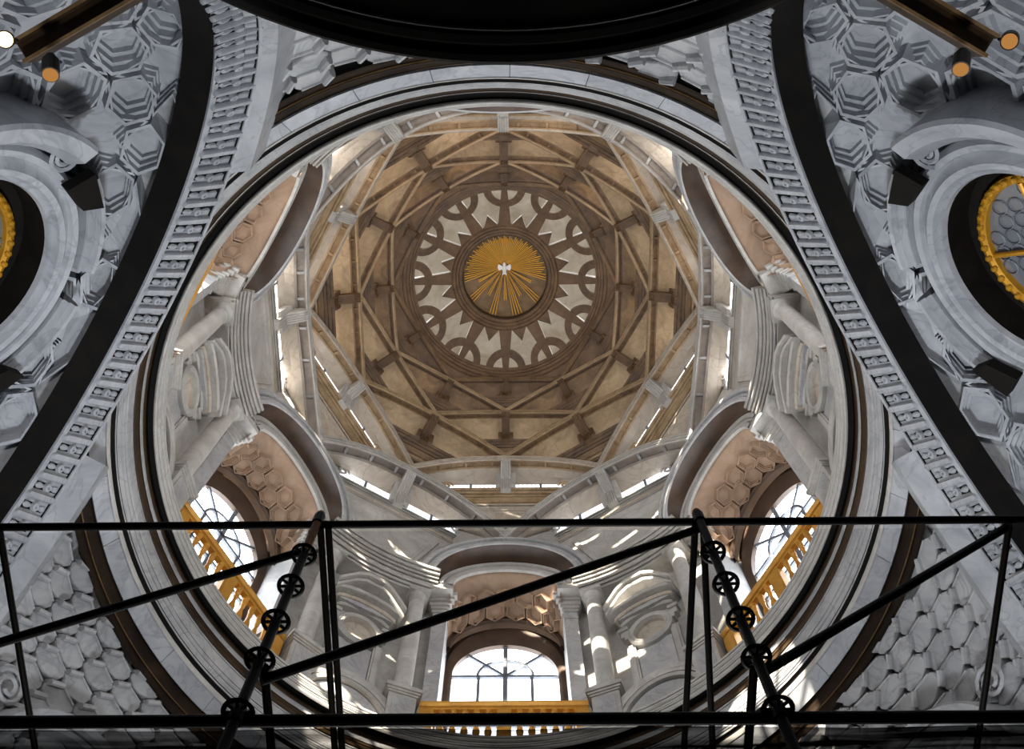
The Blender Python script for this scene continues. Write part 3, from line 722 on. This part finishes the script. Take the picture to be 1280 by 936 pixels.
# ================================================================== THE DOME: six tiers of six arched windows
# tier: rE,zE ends of the rib; rC,zC crown of its lower edge; F front height; d depth; H drop to sill; dx outward step of sill
TIERS = [
    (7.42, 33.95, 7.30, 37.50, 0.36, 0.46, 1.60, 0.78),
    (7.30, 37.85, 6.51, 39.20, 0.30, 0.37, 1.58, 0.50),
    (6.51, 39.48, 5.77, 40.28, 0.25, 0.31, 0.98, 0.42),
    (5.77, 40.52, 5.15, 41.08, 0.21, 0.27, 0.76, 0.36),
    (5.15, 41.28, 4.62, 41.90, 0.18, 0.23, 0.72, 0.30),
    (4.62, 42.06, 4.13, 42.50, 0.15, 0.19, 0.53, 0.25)]
def rib_curve(k, s_, up=0.0):
    rE, zE, rC, zC = TIERS[k][:4]
    xe, ye = rE * cos(radians(30)), rE * sin(radians(30)); a = abs(s_)
    return Vector((xe + (rC - xe) * (1 - a * a), ye * s_, zE + (zC - zE) * (1 - a ** 2.2) + up))
def big_arch_curve(t, hw=3.05, rise=1.78, z0=32.15, D0=8.05, D1=7.42):
    q = max(0.0, sin(t)); return Vector((D0 + (D1 - D0) * q ** 0.8, hw * cos(t), z0 + rise * q ** 0.85))
def flank_at(k, z):
    """where the neighbouring lower rib (or big arch) stands beside tier k at height z: (x, half width)"""
    best = None
    if k == 0:
        if z > 33.88: p = Vector(rot(big_arch_curve(pi / 2), 30)); return p.x, 3.45
        for i in range(101):
            p = big_arch_curve(pi - pi / 2 * i / 100)
            if best is None or abs(p.z - z) < abs(best.z - z): best = p
    else:
        F = TIERS[k - 1][4]
        for i in range(201):
            p = rib_curve(k - 1, -1 + i / 200, F * 0.95)
            if best is None or abs(p.z - z) < abs(best.z - z): best = p
    p = rot(best, 30); return p[0], max(0.05, p[1])
TMATS = [(PALE, TAUPE, WARM1, PALE), (WARM1, WARM2, WARM1, WARM2), (WARM2, WARM3, WARM2, WARM4), (WARM2, WARM3, WARM2, WARM4), (WARM2, WARM4, WARM3, WARM4), (WARM3, WARM4, WARM4, WARM4)]  # soffits and upper wedges toned darker than the ribs: recess shade in the colour
TW = ['lowest', 'second', 'third', 'fourth', 'fifth', 'topmost']
def make_tier(k):
    rE, zE, rC, zC, Fh, d, H, dx = TIERS[k]
    mr_, ms_, mw_, mp_ = TMATS[k]
    zs = zC - H; sc_ = rE / 7.3
    xs = rC + dx if k == 0 else flank_at(k, zs)[0] + 0.36 * sc_
    base = (xs, 0, zs)
    root = empty('window_0', base)
    xe, ye = rE * cos(radians(30)), rE * sin(radians(30))
    bow = rC - xe
    NS = 28
    def C(s_): return rib_curve(k, s_)
    ss = [-1 + 2 * i / NS for i in range(NS + 1)]
    def nrm(s_):
        e = 0.015; p0 = C(max(-1, s_ - e)); p1 = C(min(1, s_ + e)); t = (p1 - p0); nn = Vector((0, -t.z, t.y)); nn.normalize()
        nn = (nn * 0.6 + Vector((0, 0, 1)) * 0.4).normalized()
        return nn
    path = [C(s_) for s_ in ss]; axes = [(Vector((1, 0, 0)), nrm(s_)) for s_ in ss]
    # front: two fasciae and a fillet
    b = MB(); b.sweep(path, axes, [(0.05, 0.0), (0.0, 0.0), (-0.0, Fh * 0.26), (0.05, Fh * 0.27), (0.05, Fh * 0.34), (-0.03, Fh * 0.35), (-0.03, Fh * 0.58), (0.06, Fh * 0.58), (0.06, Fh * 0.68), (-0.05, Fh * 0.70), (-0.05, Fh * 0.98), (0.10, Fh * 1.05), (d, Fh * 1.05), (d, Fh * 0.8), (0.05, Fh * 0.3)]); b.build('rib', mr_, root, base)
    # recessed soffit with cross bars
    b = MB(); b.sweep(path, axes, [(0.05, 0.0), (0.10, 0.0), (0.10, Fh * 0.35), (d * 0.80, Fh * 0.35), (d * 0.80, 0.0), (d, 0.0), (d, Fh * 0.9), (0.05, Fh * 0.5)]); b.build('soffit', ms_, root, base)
    for s_ in (-0.72, -0.44, -0.15, 0.15, 0.44, 0.72):
        p = C(s_); n_ = nrm(s_); hw = 0.045 * rE / 7
        b = MB(); b.sweep([p + Vector((0.08, 0, 0)), p + Vector((d * 0.85, 0, 0))], [((0, 1, 0), n_)] * 2, [(-hw, Fh * 0.36), (-hw, 0.03), (hw, 0.03), (hw, Fh * 0.36)]); b.build('soffit_bar', ms_ if k else GREY, root, base)
    # bowed hood wall between the rib and the window head
    gw = 0.66 * ye; gh = H * (0.40 if k < 2 else 0.34)
    rows = []
    for i in range(NS + 1):
        s_ = -0.93 + 1.86 * i / NS; p = C(s_) + Vector((d, 0, 0.0)); q = Vector((xs + 0.10, gw * 1.12 * s_ / 0.93, zs + gh))
        mid = p.lerp(q, 0.5) + Vector((0.05, 0, 0.10 * H))
        rows.append([p + Vector((0, 0, 0.05)), p, mid, q, q + Vector((0.1, 0, 0.0))])
    b = MB(); b.grid(rows); b.build('hood', mw_, root, base, True)
    # flanks closing the window at both sides
    for sg in (-1, 1):
        p = C(sg * 0.93) + Vector((d, 0, 0.1))
        if k:
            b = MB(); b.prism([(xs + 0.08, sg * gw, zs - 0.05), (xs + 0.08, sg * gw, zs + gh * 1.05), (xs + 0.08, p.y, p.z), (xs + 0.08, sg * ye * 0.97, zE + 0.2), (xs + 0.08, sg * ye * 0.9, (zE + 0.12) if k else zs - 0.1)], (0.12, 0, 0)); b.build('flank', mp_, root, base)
        else:
            q_ = Vector(rows[-1 if sg > 0 else 0][3]); p2 = Vector(rows[-1 if sg > 0 else 0][1])
            b = MB(); b.add([p2, q_, (xs + 0.13, sg * gw, zs + gh), (xs + 0.13, sg * gw, 34.2), (p2.x + 0.25, sg * 3.6, 33.95), (p2.x - 0.1, sg * 3.9, p2.z)], [(0, 1, 2), (0, 2, 3), (0, 3, 4), (0, 4, 5)]); b.build('flank', mp_, root, base)
        if k < 3:
            c = (xs - 0.02, sg * gw * 1.0, zs + gh * 0.55); r0 = gh * 0.50
            b = MB(); loops = []
            for i in range(26):
                th = i / 25 * 3.5 * pi; r = r0 * (1 - 0.78 * i / 25); tw = r0 * 0.17
                loops.append([(c[0] + tw * sin(w_), c[1] - sg * (r + tw * cos(w_)) * cos(th), c[2] + (r + tw * cos(w_)) * sin(th)) for w_ in (0, 1.57, 3.14, 4.71)])
            b.bridge(loops, True, True, True); b.build('volute', mp_, root, base, True)
    # glazing: two panes each side of the bracket, with bars
    bw = 0.062 * ye
    xg = xs + 0.08
    for sg in (-1, 1):
        e = [1.6 * bw, 1.6 * bw + (gw - 1.6 * bw) * 0.5, gw]
        for y0, y1 in zip(e, e[1:]):
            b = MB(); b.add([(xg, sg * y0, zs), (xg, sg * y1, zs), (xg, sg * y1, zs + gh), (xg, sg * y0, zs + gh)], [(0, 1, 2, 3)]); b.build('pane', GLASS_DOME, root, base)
        y = e[1]; hw = 0.05 * rE / 7.3
        b = MB(); b.box(xg - 0.06, xg - 0.01, sg * y - hw, sg * y + hw, zs, zs + gh); b.build('mullion', LEAD, root, base)
    # sill and fasciae, running between the neighbouring ribs
    u = H * (0.54 if k == 1 else 0.62 if k else 0.5)
    zbot = 32.2 if k == 0 else TIERS[k - 1][1] + 0.05
    zf = max(zs - u, zbot + 0.30 * (zs - zbot))
    u = zs - zf
    def wall(z):
        if k == 0:
            q = (z - 32.2) / (zf - 32.2); return 8.45 + (xs + 0.12 - 8.45) * q, flank_at(0, z)[1] + 0.1
        x, hw_ = flank_at(k, z); return x + 0.40 * sc_, hw_ + 0.12 * sc_
    def band(name, prof, mat):
        b_ = MB(); lo = []
        for o_, z in prof:
            x, hw_ = wall(min(z, zs)); x = (xs + 0.12 if k == 0 else x) + o_ * sc_
            lo.append((x, hw_, z))
        x_in = max(p_[0] for p_ in lo) + 0.35
        left = [(x, -h_, z) for x, h_, z in lo] + [(x_in, -lo[-1][1], lo[-1][2]), (x_in, -lo[0][1], lo[0][2])]
        b_.bridge([left, [(x, -y, z) for x, y, z in left]], True, True, True); return b_.build(name, mat, root, base)
    def cut(ms, w=0.05, g=0.09):
        pts = []
        for i, (o_, zt, zb) in enumerate(ms):
            pts += [(o_, zt), (o_, zb)]
            if i + 1 < len(ms):
                o2 = ms[i + 1][0]
                if o2 - o_ > w: pts += [(o2 - w, zb), (o2 - w, min(zt, zb + g * u)), (o2, min(zt, zb + g * u))]
        return pts
    band('sill', cut([(-0.12, zs + 0.0, zs - 0.10 * u), (-0.06, zs - 0.10 * u, zs - 0.20 * u), (0.0, zs - 0.20 * u, zs - 0.30 * u)], 0.035), mp_)
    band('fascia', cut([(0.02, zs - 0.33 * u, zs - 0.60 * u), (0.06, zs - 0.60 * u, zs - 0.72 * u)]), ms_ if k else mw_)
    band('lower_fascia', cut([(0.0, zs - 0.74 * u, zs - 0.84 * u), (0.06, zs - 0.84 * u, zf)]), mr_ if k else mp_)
    b = MB(); rows = []
    NW = 14
    for i in range(NW + 1):
        z = zf + 0.08 * u + (zbot - zf - 0.08 * u) * i / NW
        x, hw_ = wall(z); rows.append([(x, hw_ * q / 3, z) for q in range(-3, 4)])
    wm = WARM1 if k == 1 else mp_
    b.grid(rows); b.build('wedge_wall', wm, root, base)
    def W(x, v, h):
        z = zf + (zbot - zf) * v; return Vector((wall(z)[0] - h, x, z))
    if k: ph0, ph1, hwp, kk = 0.10, 0.52, flank_at(k, zf)[1] * 0.50, 0.72
    else: ph0, ph1, hwp, kk = 0.16, 0.80, 1.75, 0.62
    poly = [(-hwp, ph0), (hwp, ph0), (hwp * kk, ph1), (-hwp * kk, ph1)]
    b = MB(); stepped(W, poly, (0, 0.5 * (ph0 + ph1)), [(1.10, -0.04 * sc_), (1.08, 0.08 * sc_), (0.98, 0.08 * sc_), (0.94, 0.03 * sc_), (0.88, 0.03 * sc_), (0.84, 0.014 * sc_)], b); b.build('wedge_panel', wm, root, base)
    # fluted bracket
    bd = H * 0.9
    prof = [(xs + 0.10, zs - 0.10 * H), (xs - 0.10, zs - 0.06 * H), (xs - 0.16, zs + 0.18 * H), (xs - 0.10 - 0.12 * dx, zs + 0.45 * H), (rC + 0.30 * dx, zs + 0.62 * H), (rC + 0.02, zs + 0.72 * H), (rC - 0.08, zs + 0.86 * H), (rC - 0.02, zs + 0.97 * H), (rC + 0.2, zs + 1.02 * H), (xs + 0.10, zs + 1.02 * H)]
    br = MB()
    NF = 5
    for i in range(NF):
        y0 = -bw * 0.9 + 1.8 * bw * i / NF; y1 = y0 + 1.8 * bw / NF
        br.bridge([[(x, y, z) for x, z in [(x_ + (0.035 if 0 < q < len(prof) - 1 else 0), z_) for q, (x_, z_) in enumerate(prof)]] if edge else [(x, y, z) for x, z in prof] for y, edge in ((y0, True), (y0 + 0.25 * (y1 - y0), False), (y1 - 0.25 * (y1 - y0), False), (y1, True))], True, True, True)
    brk = br.build('bracket', mp_ if k > 1 else PALE, root, base)
    for sg in (-1, 1):
        b = MB(); y0, y1 = sg * bw * 0.9, sg * bw * 1.75
        b.prism([(xs - 0.02, y0, zs + 0.1 * H), (xs - 0.10, y0, zs + 0.16 * H), (xs - 0.18, y0, zs + 0.55 * H), (xs - 0.34 * dx - 0.05, y0, zs + 0.74 * H), (xs + 0.1, y0, zs + 0.80 * H), (xs + 0.1, y0, zs + 0.1 * H)], (0, y1 - y0, 0)); b.build('bracket_cheek', mp_ if k > 1 else PALE, brk, base)
    return root, base
for k in range(6):
    proto, base = make_tier(k)
    for i in range(6):
        ph = (60 * i + (0 if k % 2 == 0 else 30)) % 360
        o = proto if i == 0 else copy_tree(proto)
        o.name = winname(); place(o, base, ph)
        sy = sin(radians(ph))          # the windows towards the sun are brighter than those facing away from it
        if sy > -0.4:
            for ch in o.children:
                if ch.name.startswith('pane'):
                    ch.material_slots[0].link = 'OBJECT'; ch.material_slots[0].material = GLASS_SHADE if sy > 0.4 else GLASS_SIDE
        tag(o, 'arched dome window with fluted bracket at %s in the %s tier' % (hour(ph), TW[k]), kind='structure')

# ================================================================== THE LANTERN
CE_B = (0, 0, 43.0)
cei = empty('ceiling', CE_B); tag(cei, 'lantern crown of the dome with star ribs around the gold disc', kind='structure')
b = MB(); b.lathe([(4.75, 42.35), (4.30, 42.55), (4.26, 42.70), (4.16, 42.72), (4.14, 42.86), (4.04, 42.88), (4.02, 42.98), (3.94, 42.99), (3.92, 43.08), (3.84, 43.10), (3.84, 43.26), (4.05, 43.30)], n=96); b.build('ring_moulding', WARM4, cei, CE_B)
b = MB(); b.lathe([(4.15, 43.2), (4.15, 44.4), (3.9, 45.2), (3.2, 46.0), (2.2, 46.5), (1.0, 46.7), (0.01, 46.7)], n=72); b.build('upper_shell', CREAM, cei, CE_B, True)
def cone_z(r): return 43.12 + (3.84 - r) * 0.42
def star_piece(name, poly, mat, thick=0.08):
    b_ = MB(); b_.prism([(x, y, cone_z(hypot(x, y))) for x, y in poly], (0, 0, thick)); return b_
RI = 2.25
sp_poly = [(RI - 0.1, -0.29), (3.9, -0.12), (3.9, 0.12), (RI - 0.1, 0.29)]
spm = star_piece('spoke', sp_poly, WARM4).data('spoke', WARM4, CE_B)
arcb = MB(); loops = []
for i in range(17):
    a = radians(90 + 180 * i / 16)
    pts = []
    for r in (0.50, 0.78):
        x, y = 3.88 + r * cos(a) * 1.0, r * sin(a) * 1.12
        pts.append((x, y, cone_z(hypot(x, y))))
    loops.append([pts[0], pts[1], (pts[1][0], pts[1][1], pts[1][2] + 0.26), (pts[0][0], pts[0][1], pts[0][2] + 0.26)])
arcb.bridge(loops, True, True, True); arcm = arcb.data('arch_ring', WARM4, CE_B)
teeth = []
am = radians(15); dr = Vector((cos(am), sin(am))); tn = Vector((-dr.y, dr.x)); c = dr * (RI - 0.05)
tp = [(c - tn * 0.37), (dr * (RI + 0.56)), (c + tn * 0.37)]
teeth.append(star_piece('tooth', [(p.x, p.y) for p in tp], WARM4).data('tooth', WARM4, CE_B))
def reveal(poly):  # white sides above the star pieces: lantern light put into the colour
    b_ = MB(); b_.prism([(x, y, cone_z(hypot(x, y)) + 0.075) for x, y in poly], (0, 0, 0.40)); return b_.data('lit_reveal', PLASTER, CE_B)
rvm = reveal(sp_poly); rvt = reveal([(p.x, p.y) for p in tp])
pal = MB(); 
pal.grid([[(4.12, 0.62 * r * cos(a), 43.75 + 0.36 * r * sin(a)) for r in (0.01, 1.0)] for a in [2 * pi * q / 24 for q in range(24)]], cu=True)
palm = pal.data('oval_pane', GLASS_LANT, CE_B)
palb = MB(); palb.tube((4.08, 0, 43.35), (4.08, 0, 44.15), 0.03, 6); palb.tube((4.08, -0.62, 43.75), (4.08, 0.62, 43.75), 0.03, 6); palbm = palb.data('oval_bars', IRON, CE_B)
for i in range(12):
    R4 = Matrix.Rotation(radians(30 * i), 4, 'Z')
    inst('spoke', spm, cei, R4); inst('arch_ring', arcm, cei, R4); inst('oval_pane', palm, cei, R4); inst('oval_bars', palbm, cei, R4)
    for t in teeth: inst('tooth', t, cei, R4)
    inst('lit_reveal', rvm, cei, R4); inst('lit_reveal', rvt, cei, R4)
b = MB(); b.lathe([(RI + 0.10, 44.0), (RI + 0.06, 43.76), (RI - 0.02, 43.72), (RI - 0.10, 43.74), (RI - 0.16, 43.82), (RI - 0.24, 43.82), (RI - 0.28, 43.90), (RI - 0.40, 43.93)], n=72); b.build('disc_ring', WARM4, cei, CE_B, True)
b = MB(); b.lathe([(RI - 0.39, 43.92), (RI - 0.43, 43.93), (RI - 0.45, 44.25)], n=72); b.build('disc_ring_edge', UMBER, cei, CE_B, True)

# gold disc with the dove
MD_B = (0, 0, 44.25)
med = empty('dove_medallion', MD_B); tag(med, 'round gold disc of rays around a white dove at the dome centre', 'medallion')
b = MB(); b.lathe([(0.001, 44.30), (1.84, 44.30), (1.84, 44.4)], n=64); b.build('ground_disc', BRONZE, med, MD_B)
DV = Vector((-0.03, -0.42, 44.2))
ry = MB(); ry.prism([(0.0, -0.2, 0), (1.0, -1.0, 0), (1.0, 1.0, 0), (0.0, 0.2, 0)], (0, 0, 1.0)); rym = ry.data('ray', GOLD)
nray = 104
for i in range(nray):
    a = 2 * pi * i / nray + 0.01
    d2 = Vector((cos(a), sin(a)))
    # distance from the dove to the rim of the disc
    bq = DV.x * d2.x + DV.y * d2.y; L = -bq + sqrt(bq * bq + 1.80 ** 2 - (DV.x ** 2 + DV.y ** 2))
    g = (i * 30.0 / nray) % 1.0
    low = sin(a) > 0.15
    if low:
        q = (degrees_ := math.degrees(a)) % 30
        k = 0.98 if 9 < q < 21 else (0.66 if (q < 4 or q > 26) else 0.0)
        if k == 0: continue
    else:
        k = 0.99 - 0.10 * ((i * 7) % 3) / 2
    L2 = L * k
    inst('ray', rym, med, Matrix.Translation((DV.x, DV.y, -0.10 + 0.03 * (i % 2))) @ Matrix.Rotation(a, 4, 'Z') @ Matrix.Diagonal((L2, 0.017, 0.05, 1)))
body = MB()
body.prism([(0.0, -0.24, 0), (0.07, -0.16, 0), (0.06, -0.06, 0), (0.26, -0.17, 0), (0.29, -0.02, 0), (0.24, 0.12, 0), (0.10, 0.06, 0), (0.07, 0.16, 0), (0.10, 0.34, 0), (0.0, 0.24, 0), (-0.10, 0.34, 0), (-0.07, 0.16, 0), (-0.10, 0.06, 0), (-0.24, 0.12, 0), (-0.29, -0.02, 0), (-0.26, -0.17, 0), (-0.06, -0.06, 0), (-0.07, -0.16, 0)], (0, 0, 0.07))
body.bridge([[(r * 0.075 * cos(a), y, -0.03 + r * 0.06 * sin(a)) for a in [2 * pi * q / 10 for q in range(10)]] for y, r in ((-0.26, 0.2), (-0.20, 0.75), (-0.12, 0.7), (0.0, 1.0), (0.14, 0.8), (0.26, 0.3))], True, True, True)
dv = body.build('dove', PLASTER, med); dv.location = (DV.x, DV.y, -0.28); dv['label'] = 'white dove'

# ================================================================== FOREGROUND
# ---- dark curved gallery overhead
GA = (0.25, -15.2, 10.0)
gal = empty('gallery', GA); tag(gal, 'black curved gallery jutting over the top of the view', 'gallery')
b = MB(); b.lathe([(2.6, 10.06), (6.05, 10.06)], radians(28), radians(152), 48, c=(0.25, -15.2)); b.build('underside', BLACK, gal, GA)
b = MB(); b.lathe([(6.05, 10.06), (6.05, 10.0), (6.12, 10.0), (6.14, 10.05), (6.22, 10.05), (6.22, 10.0), (6.28, 10.0), (6.30, 10.08), (6.30, 10.8), (6.0, 10.9)], radians(28), radians(152), 48, c=(0.25, -15.2)); b.build('rim', BLACK, gal, GA)
b = MB(); b.lathe([(5.98, 10.04), (6.0, 10.02), (6.02, 10.04)], radians(28), radians(152), 48, c=(0.25, -15.2)); b.build('rim_bead', GREY, gal, GA, True)

# ---- dark cornice beams with gilt edges and the spotlights on them
def beam(name, p0, p1, label):
    p0 = Vector(p0); p1 = Vector(p1); d = (p1 - p0).normalized(); up = Vector((0, 0, 1)); sd = d.cross(up).normalized()
    if sd.y < 0: sd = -sd
    root = empty(name, p0)
    b_ = MB(); b_.sweep([p0, p1], [(sd, up)] * 2, [(-0.15, 0), (-0.15, 0.4), (0.15, 0.4), (0.15, 0.0), (0.11, 0.0), (0.11, 0.12), (-0.10, 0.12), (-0.10, 0.0)]); b_.build('trough', UMBER, root, p0)
    for u_ in (0.14, -0.13):
        b_ = MB(); b_.sweep([p0, p1], [(sd, up)] * 2, [(u_ - 0.02, -0.03), (u_ - 0.02, 0.03), (u_ + 0.02, 0.03), (u_ + 0.02, -0.03)]); b_.build('gilt_edge', BRONZE, root, p0)
    tag(root, label, 'beam', None, 'thing'); return root
beam('cornice_beam', (-6.08, -9.08, 14.0), (-3.6, -10.35, 14.0), 'dark gilt-edged beam crossing the upper left corner')
beam('cornice_beam', (6.50, -9.08, 14.0), (4.1, -10.35, 14.0), 'dark gilt-edged beam crossing the upper right corner')
def spot(loc, aim, lens, label, r=0.11):
    root = empty('spotlight', loc); d = (Vector(aim) - Vector(loc)).normalized()
    b_ = MB(); b_.tube((0, 0, 0), d * 0.30, r, 16); b_.tube(-d * 0.12, (0, 0, 0), r * 0.6, 12); hs_ = b_.build('housing', IRON, root, smooth=False)
    b_ = MB(); b_.tube(d * 0.301, d * 0.312, r * 0.85, 16); b_.build('lens', lens, hs_)
    b_ = MB(); b_.tube((0, 0, 0), (0, 0, 0.30), 0.025, 6); b_.build('stem', IRON, root)
    tag(root, label, 'spotlight'); return root
spot((-5.55, -8.95, 13.72), (-4.0, -6.0, 9.0), LAMPDIM, 'small spotlight under the upper left beam')
spot((-6.0, -9.22, 13.55), (-2.0, -9.0, 4.0), LAMP, 'bright spotlight at the left edge beyond the beam end')
spot((6.0, -8.95, 13.72), (4.0, -6.0, 9.0), LAMPDIM, 'small spotlight under the upper right beam')
spot((6.5, -9.16, 13.55), (2.0, -8.0, 4.0), LAMPDIM, 'dim amber spotlight in the upper right corner')

# ---- scaffold close to the camera
SY = -6.13; ZT, ZL = 6.0, 3.96; RT = 0.026
SX = [-2.95, -0.955, 1.448, 3.39]
sc = empty('scaffold', (0.25, SY, ZL)); tag(sc, 'black tubular scaffold with coupler rosettes close above the camera', 'scaffold')
SB = (0.25, SY, ZL)
def tub(p, q, r=RT, mat=IRON, name='tube'):
    b_ = MB(); b_.tube(p, q, r, 12); return b_.build(name, mat, sc, SB, False)
tub((-4.2, SY, ZT - 0.02), (4.6, SY, ZT + 0.02), name='ledger'); tub((-3.2, SY, ZL), (3.6, SY, ZL), 0.029, name='ledger')
for i, x in enumerate(SX[1:3]):
    tub((x, SY - 0.03, 2.6), (x, SY - 0.03, ZT + 0.06), 0.027, IRON, 'standard')
tub((SX[1], SY - 0.031, ZT - 0.45), (SX[1], SY - 0.031, ZT + 0.09), 0.0275, ORANGE, 'orange_tube_end')  # upper ends of the two standards coloured orange
tub((SX[2], SY - 0.031, ZT - 0.05), (SX[2], SY - 0.031, ZT + 0.09), 0.0275, ORANGE, 'orange_tube_end')
tub((SX[3], SY, 3.4), (SX[3], SY, ZT + 0.05), 0.022, IRON, 'standard') if False else None
# rosettes on the two standards
ro = MB(); 
ro.grid([[((0.066 + 0.012 * cos(w_)) * cos(a), (0.066 + 0.012 * cos(w_)) * sin(a), 0.008 * sin(w_)) for w_ in (0, 1.57, 3.14, 4.71)] for a in [2 * pi * q / 20 for q in range(20)]], cu=True, cv=True)
for q in range(8):
    a = 2 * pi * q / 8; ro.tube((0.02 * cos(a), 0.02 * sin(a), 0), (0.064 * cos(a), 0.064 * sin(a), 0), 0.009, 6)
rom = ro.data('rosette', IRON, smooth=True)
cl = MB(); cl.tube((0, 0, -0.05), (0, 0, 0.05), 0.036, 12); clm = cl.data('coupler', IRON)
for x in SX[1:3]:
    for z in (5.52, 5.14, 4.76, 4.40, 3.98): inst('rosette', rom, sc, Matrix.Translation((x - SB[0], -0.03, z - SB[2])))
    for z in (ZT, ZL): inst('coupler', clm, sc, Matrix.Translation((x - SB[0], -0.03, z - SB[2])))
# diagonals
tub((SX[1] + 0.02, SY + 0.03, 4.32), (SX[2], SY + 0.03, ZT - 0.03), name='diagonal_brace')
tub((SX[1], SY + 0.03, 5.72), (-2.95, SY + 0.03, 4.22), name='diagonal_brace')
tub((SX[2] + 0.02, SY + 0.03, 4.36), (SX[3], SY + 0.03, ZT - 0.03), name='diagonal_brace')
# ledgers running away from the camera
for x0, x1, z, y1 in ((SX[1] + 0.02, SX[1] + 0.02, ZT - 0.05, -3.6), (SX[1] + 0.07, SX[1] + 0.07, ZT - 0.05, -3.6), (SX[2] - 0.03, SX[2] - 0.03, ZT - 0.05, -3.6), (SX[2] + 0.02, SX[2] + 0.24, ZT - 0.05, -3.6),
                      (SX[3], SX[3], ZT - 0.05, -3.6), (SX[0], SX[0], ZT - 0.05, -3.6), (SX[0] - 0.02, SX[0] - 0.25, ZT - 0.08, -4.6), (SX[1] + 0.03, SX[1] + 0.03, 4.36, -4.8), (SX[2] - 0.02, SX[2] - 0.02, 4.36, -4.8)):
    tub((x0, SY, z), (x1, y1, z), 0.022, IRON, 'cross_ledger')
# dust nets
b = MB(); b.add([(-4.2, SY + 0.05, ZL), (4.6, SY + 0.05, ZL), (4.6, SY + 0.05, ZT), (-4.2, SY + 0.05, ZT)], [(0, 1, 2, 3)])
tag(b.build('dust_net', NET), 'thin translucent net stretched between the two scaffold ledgers', 'net')
b = MB(); b.grid([[(-4.0 + 8.4 * i / 20, SY + 0.06 + 0.5 * j / 3, ZL + 0.02 + 0.01 * sin(i * 1.7 + j)) for j in range(4)] for i in range(21)])
tag(b.build('dust_sheet', SCRIM), 'dark translucent dust sheet hanging below the lower scaffold ledger', 'sheet')
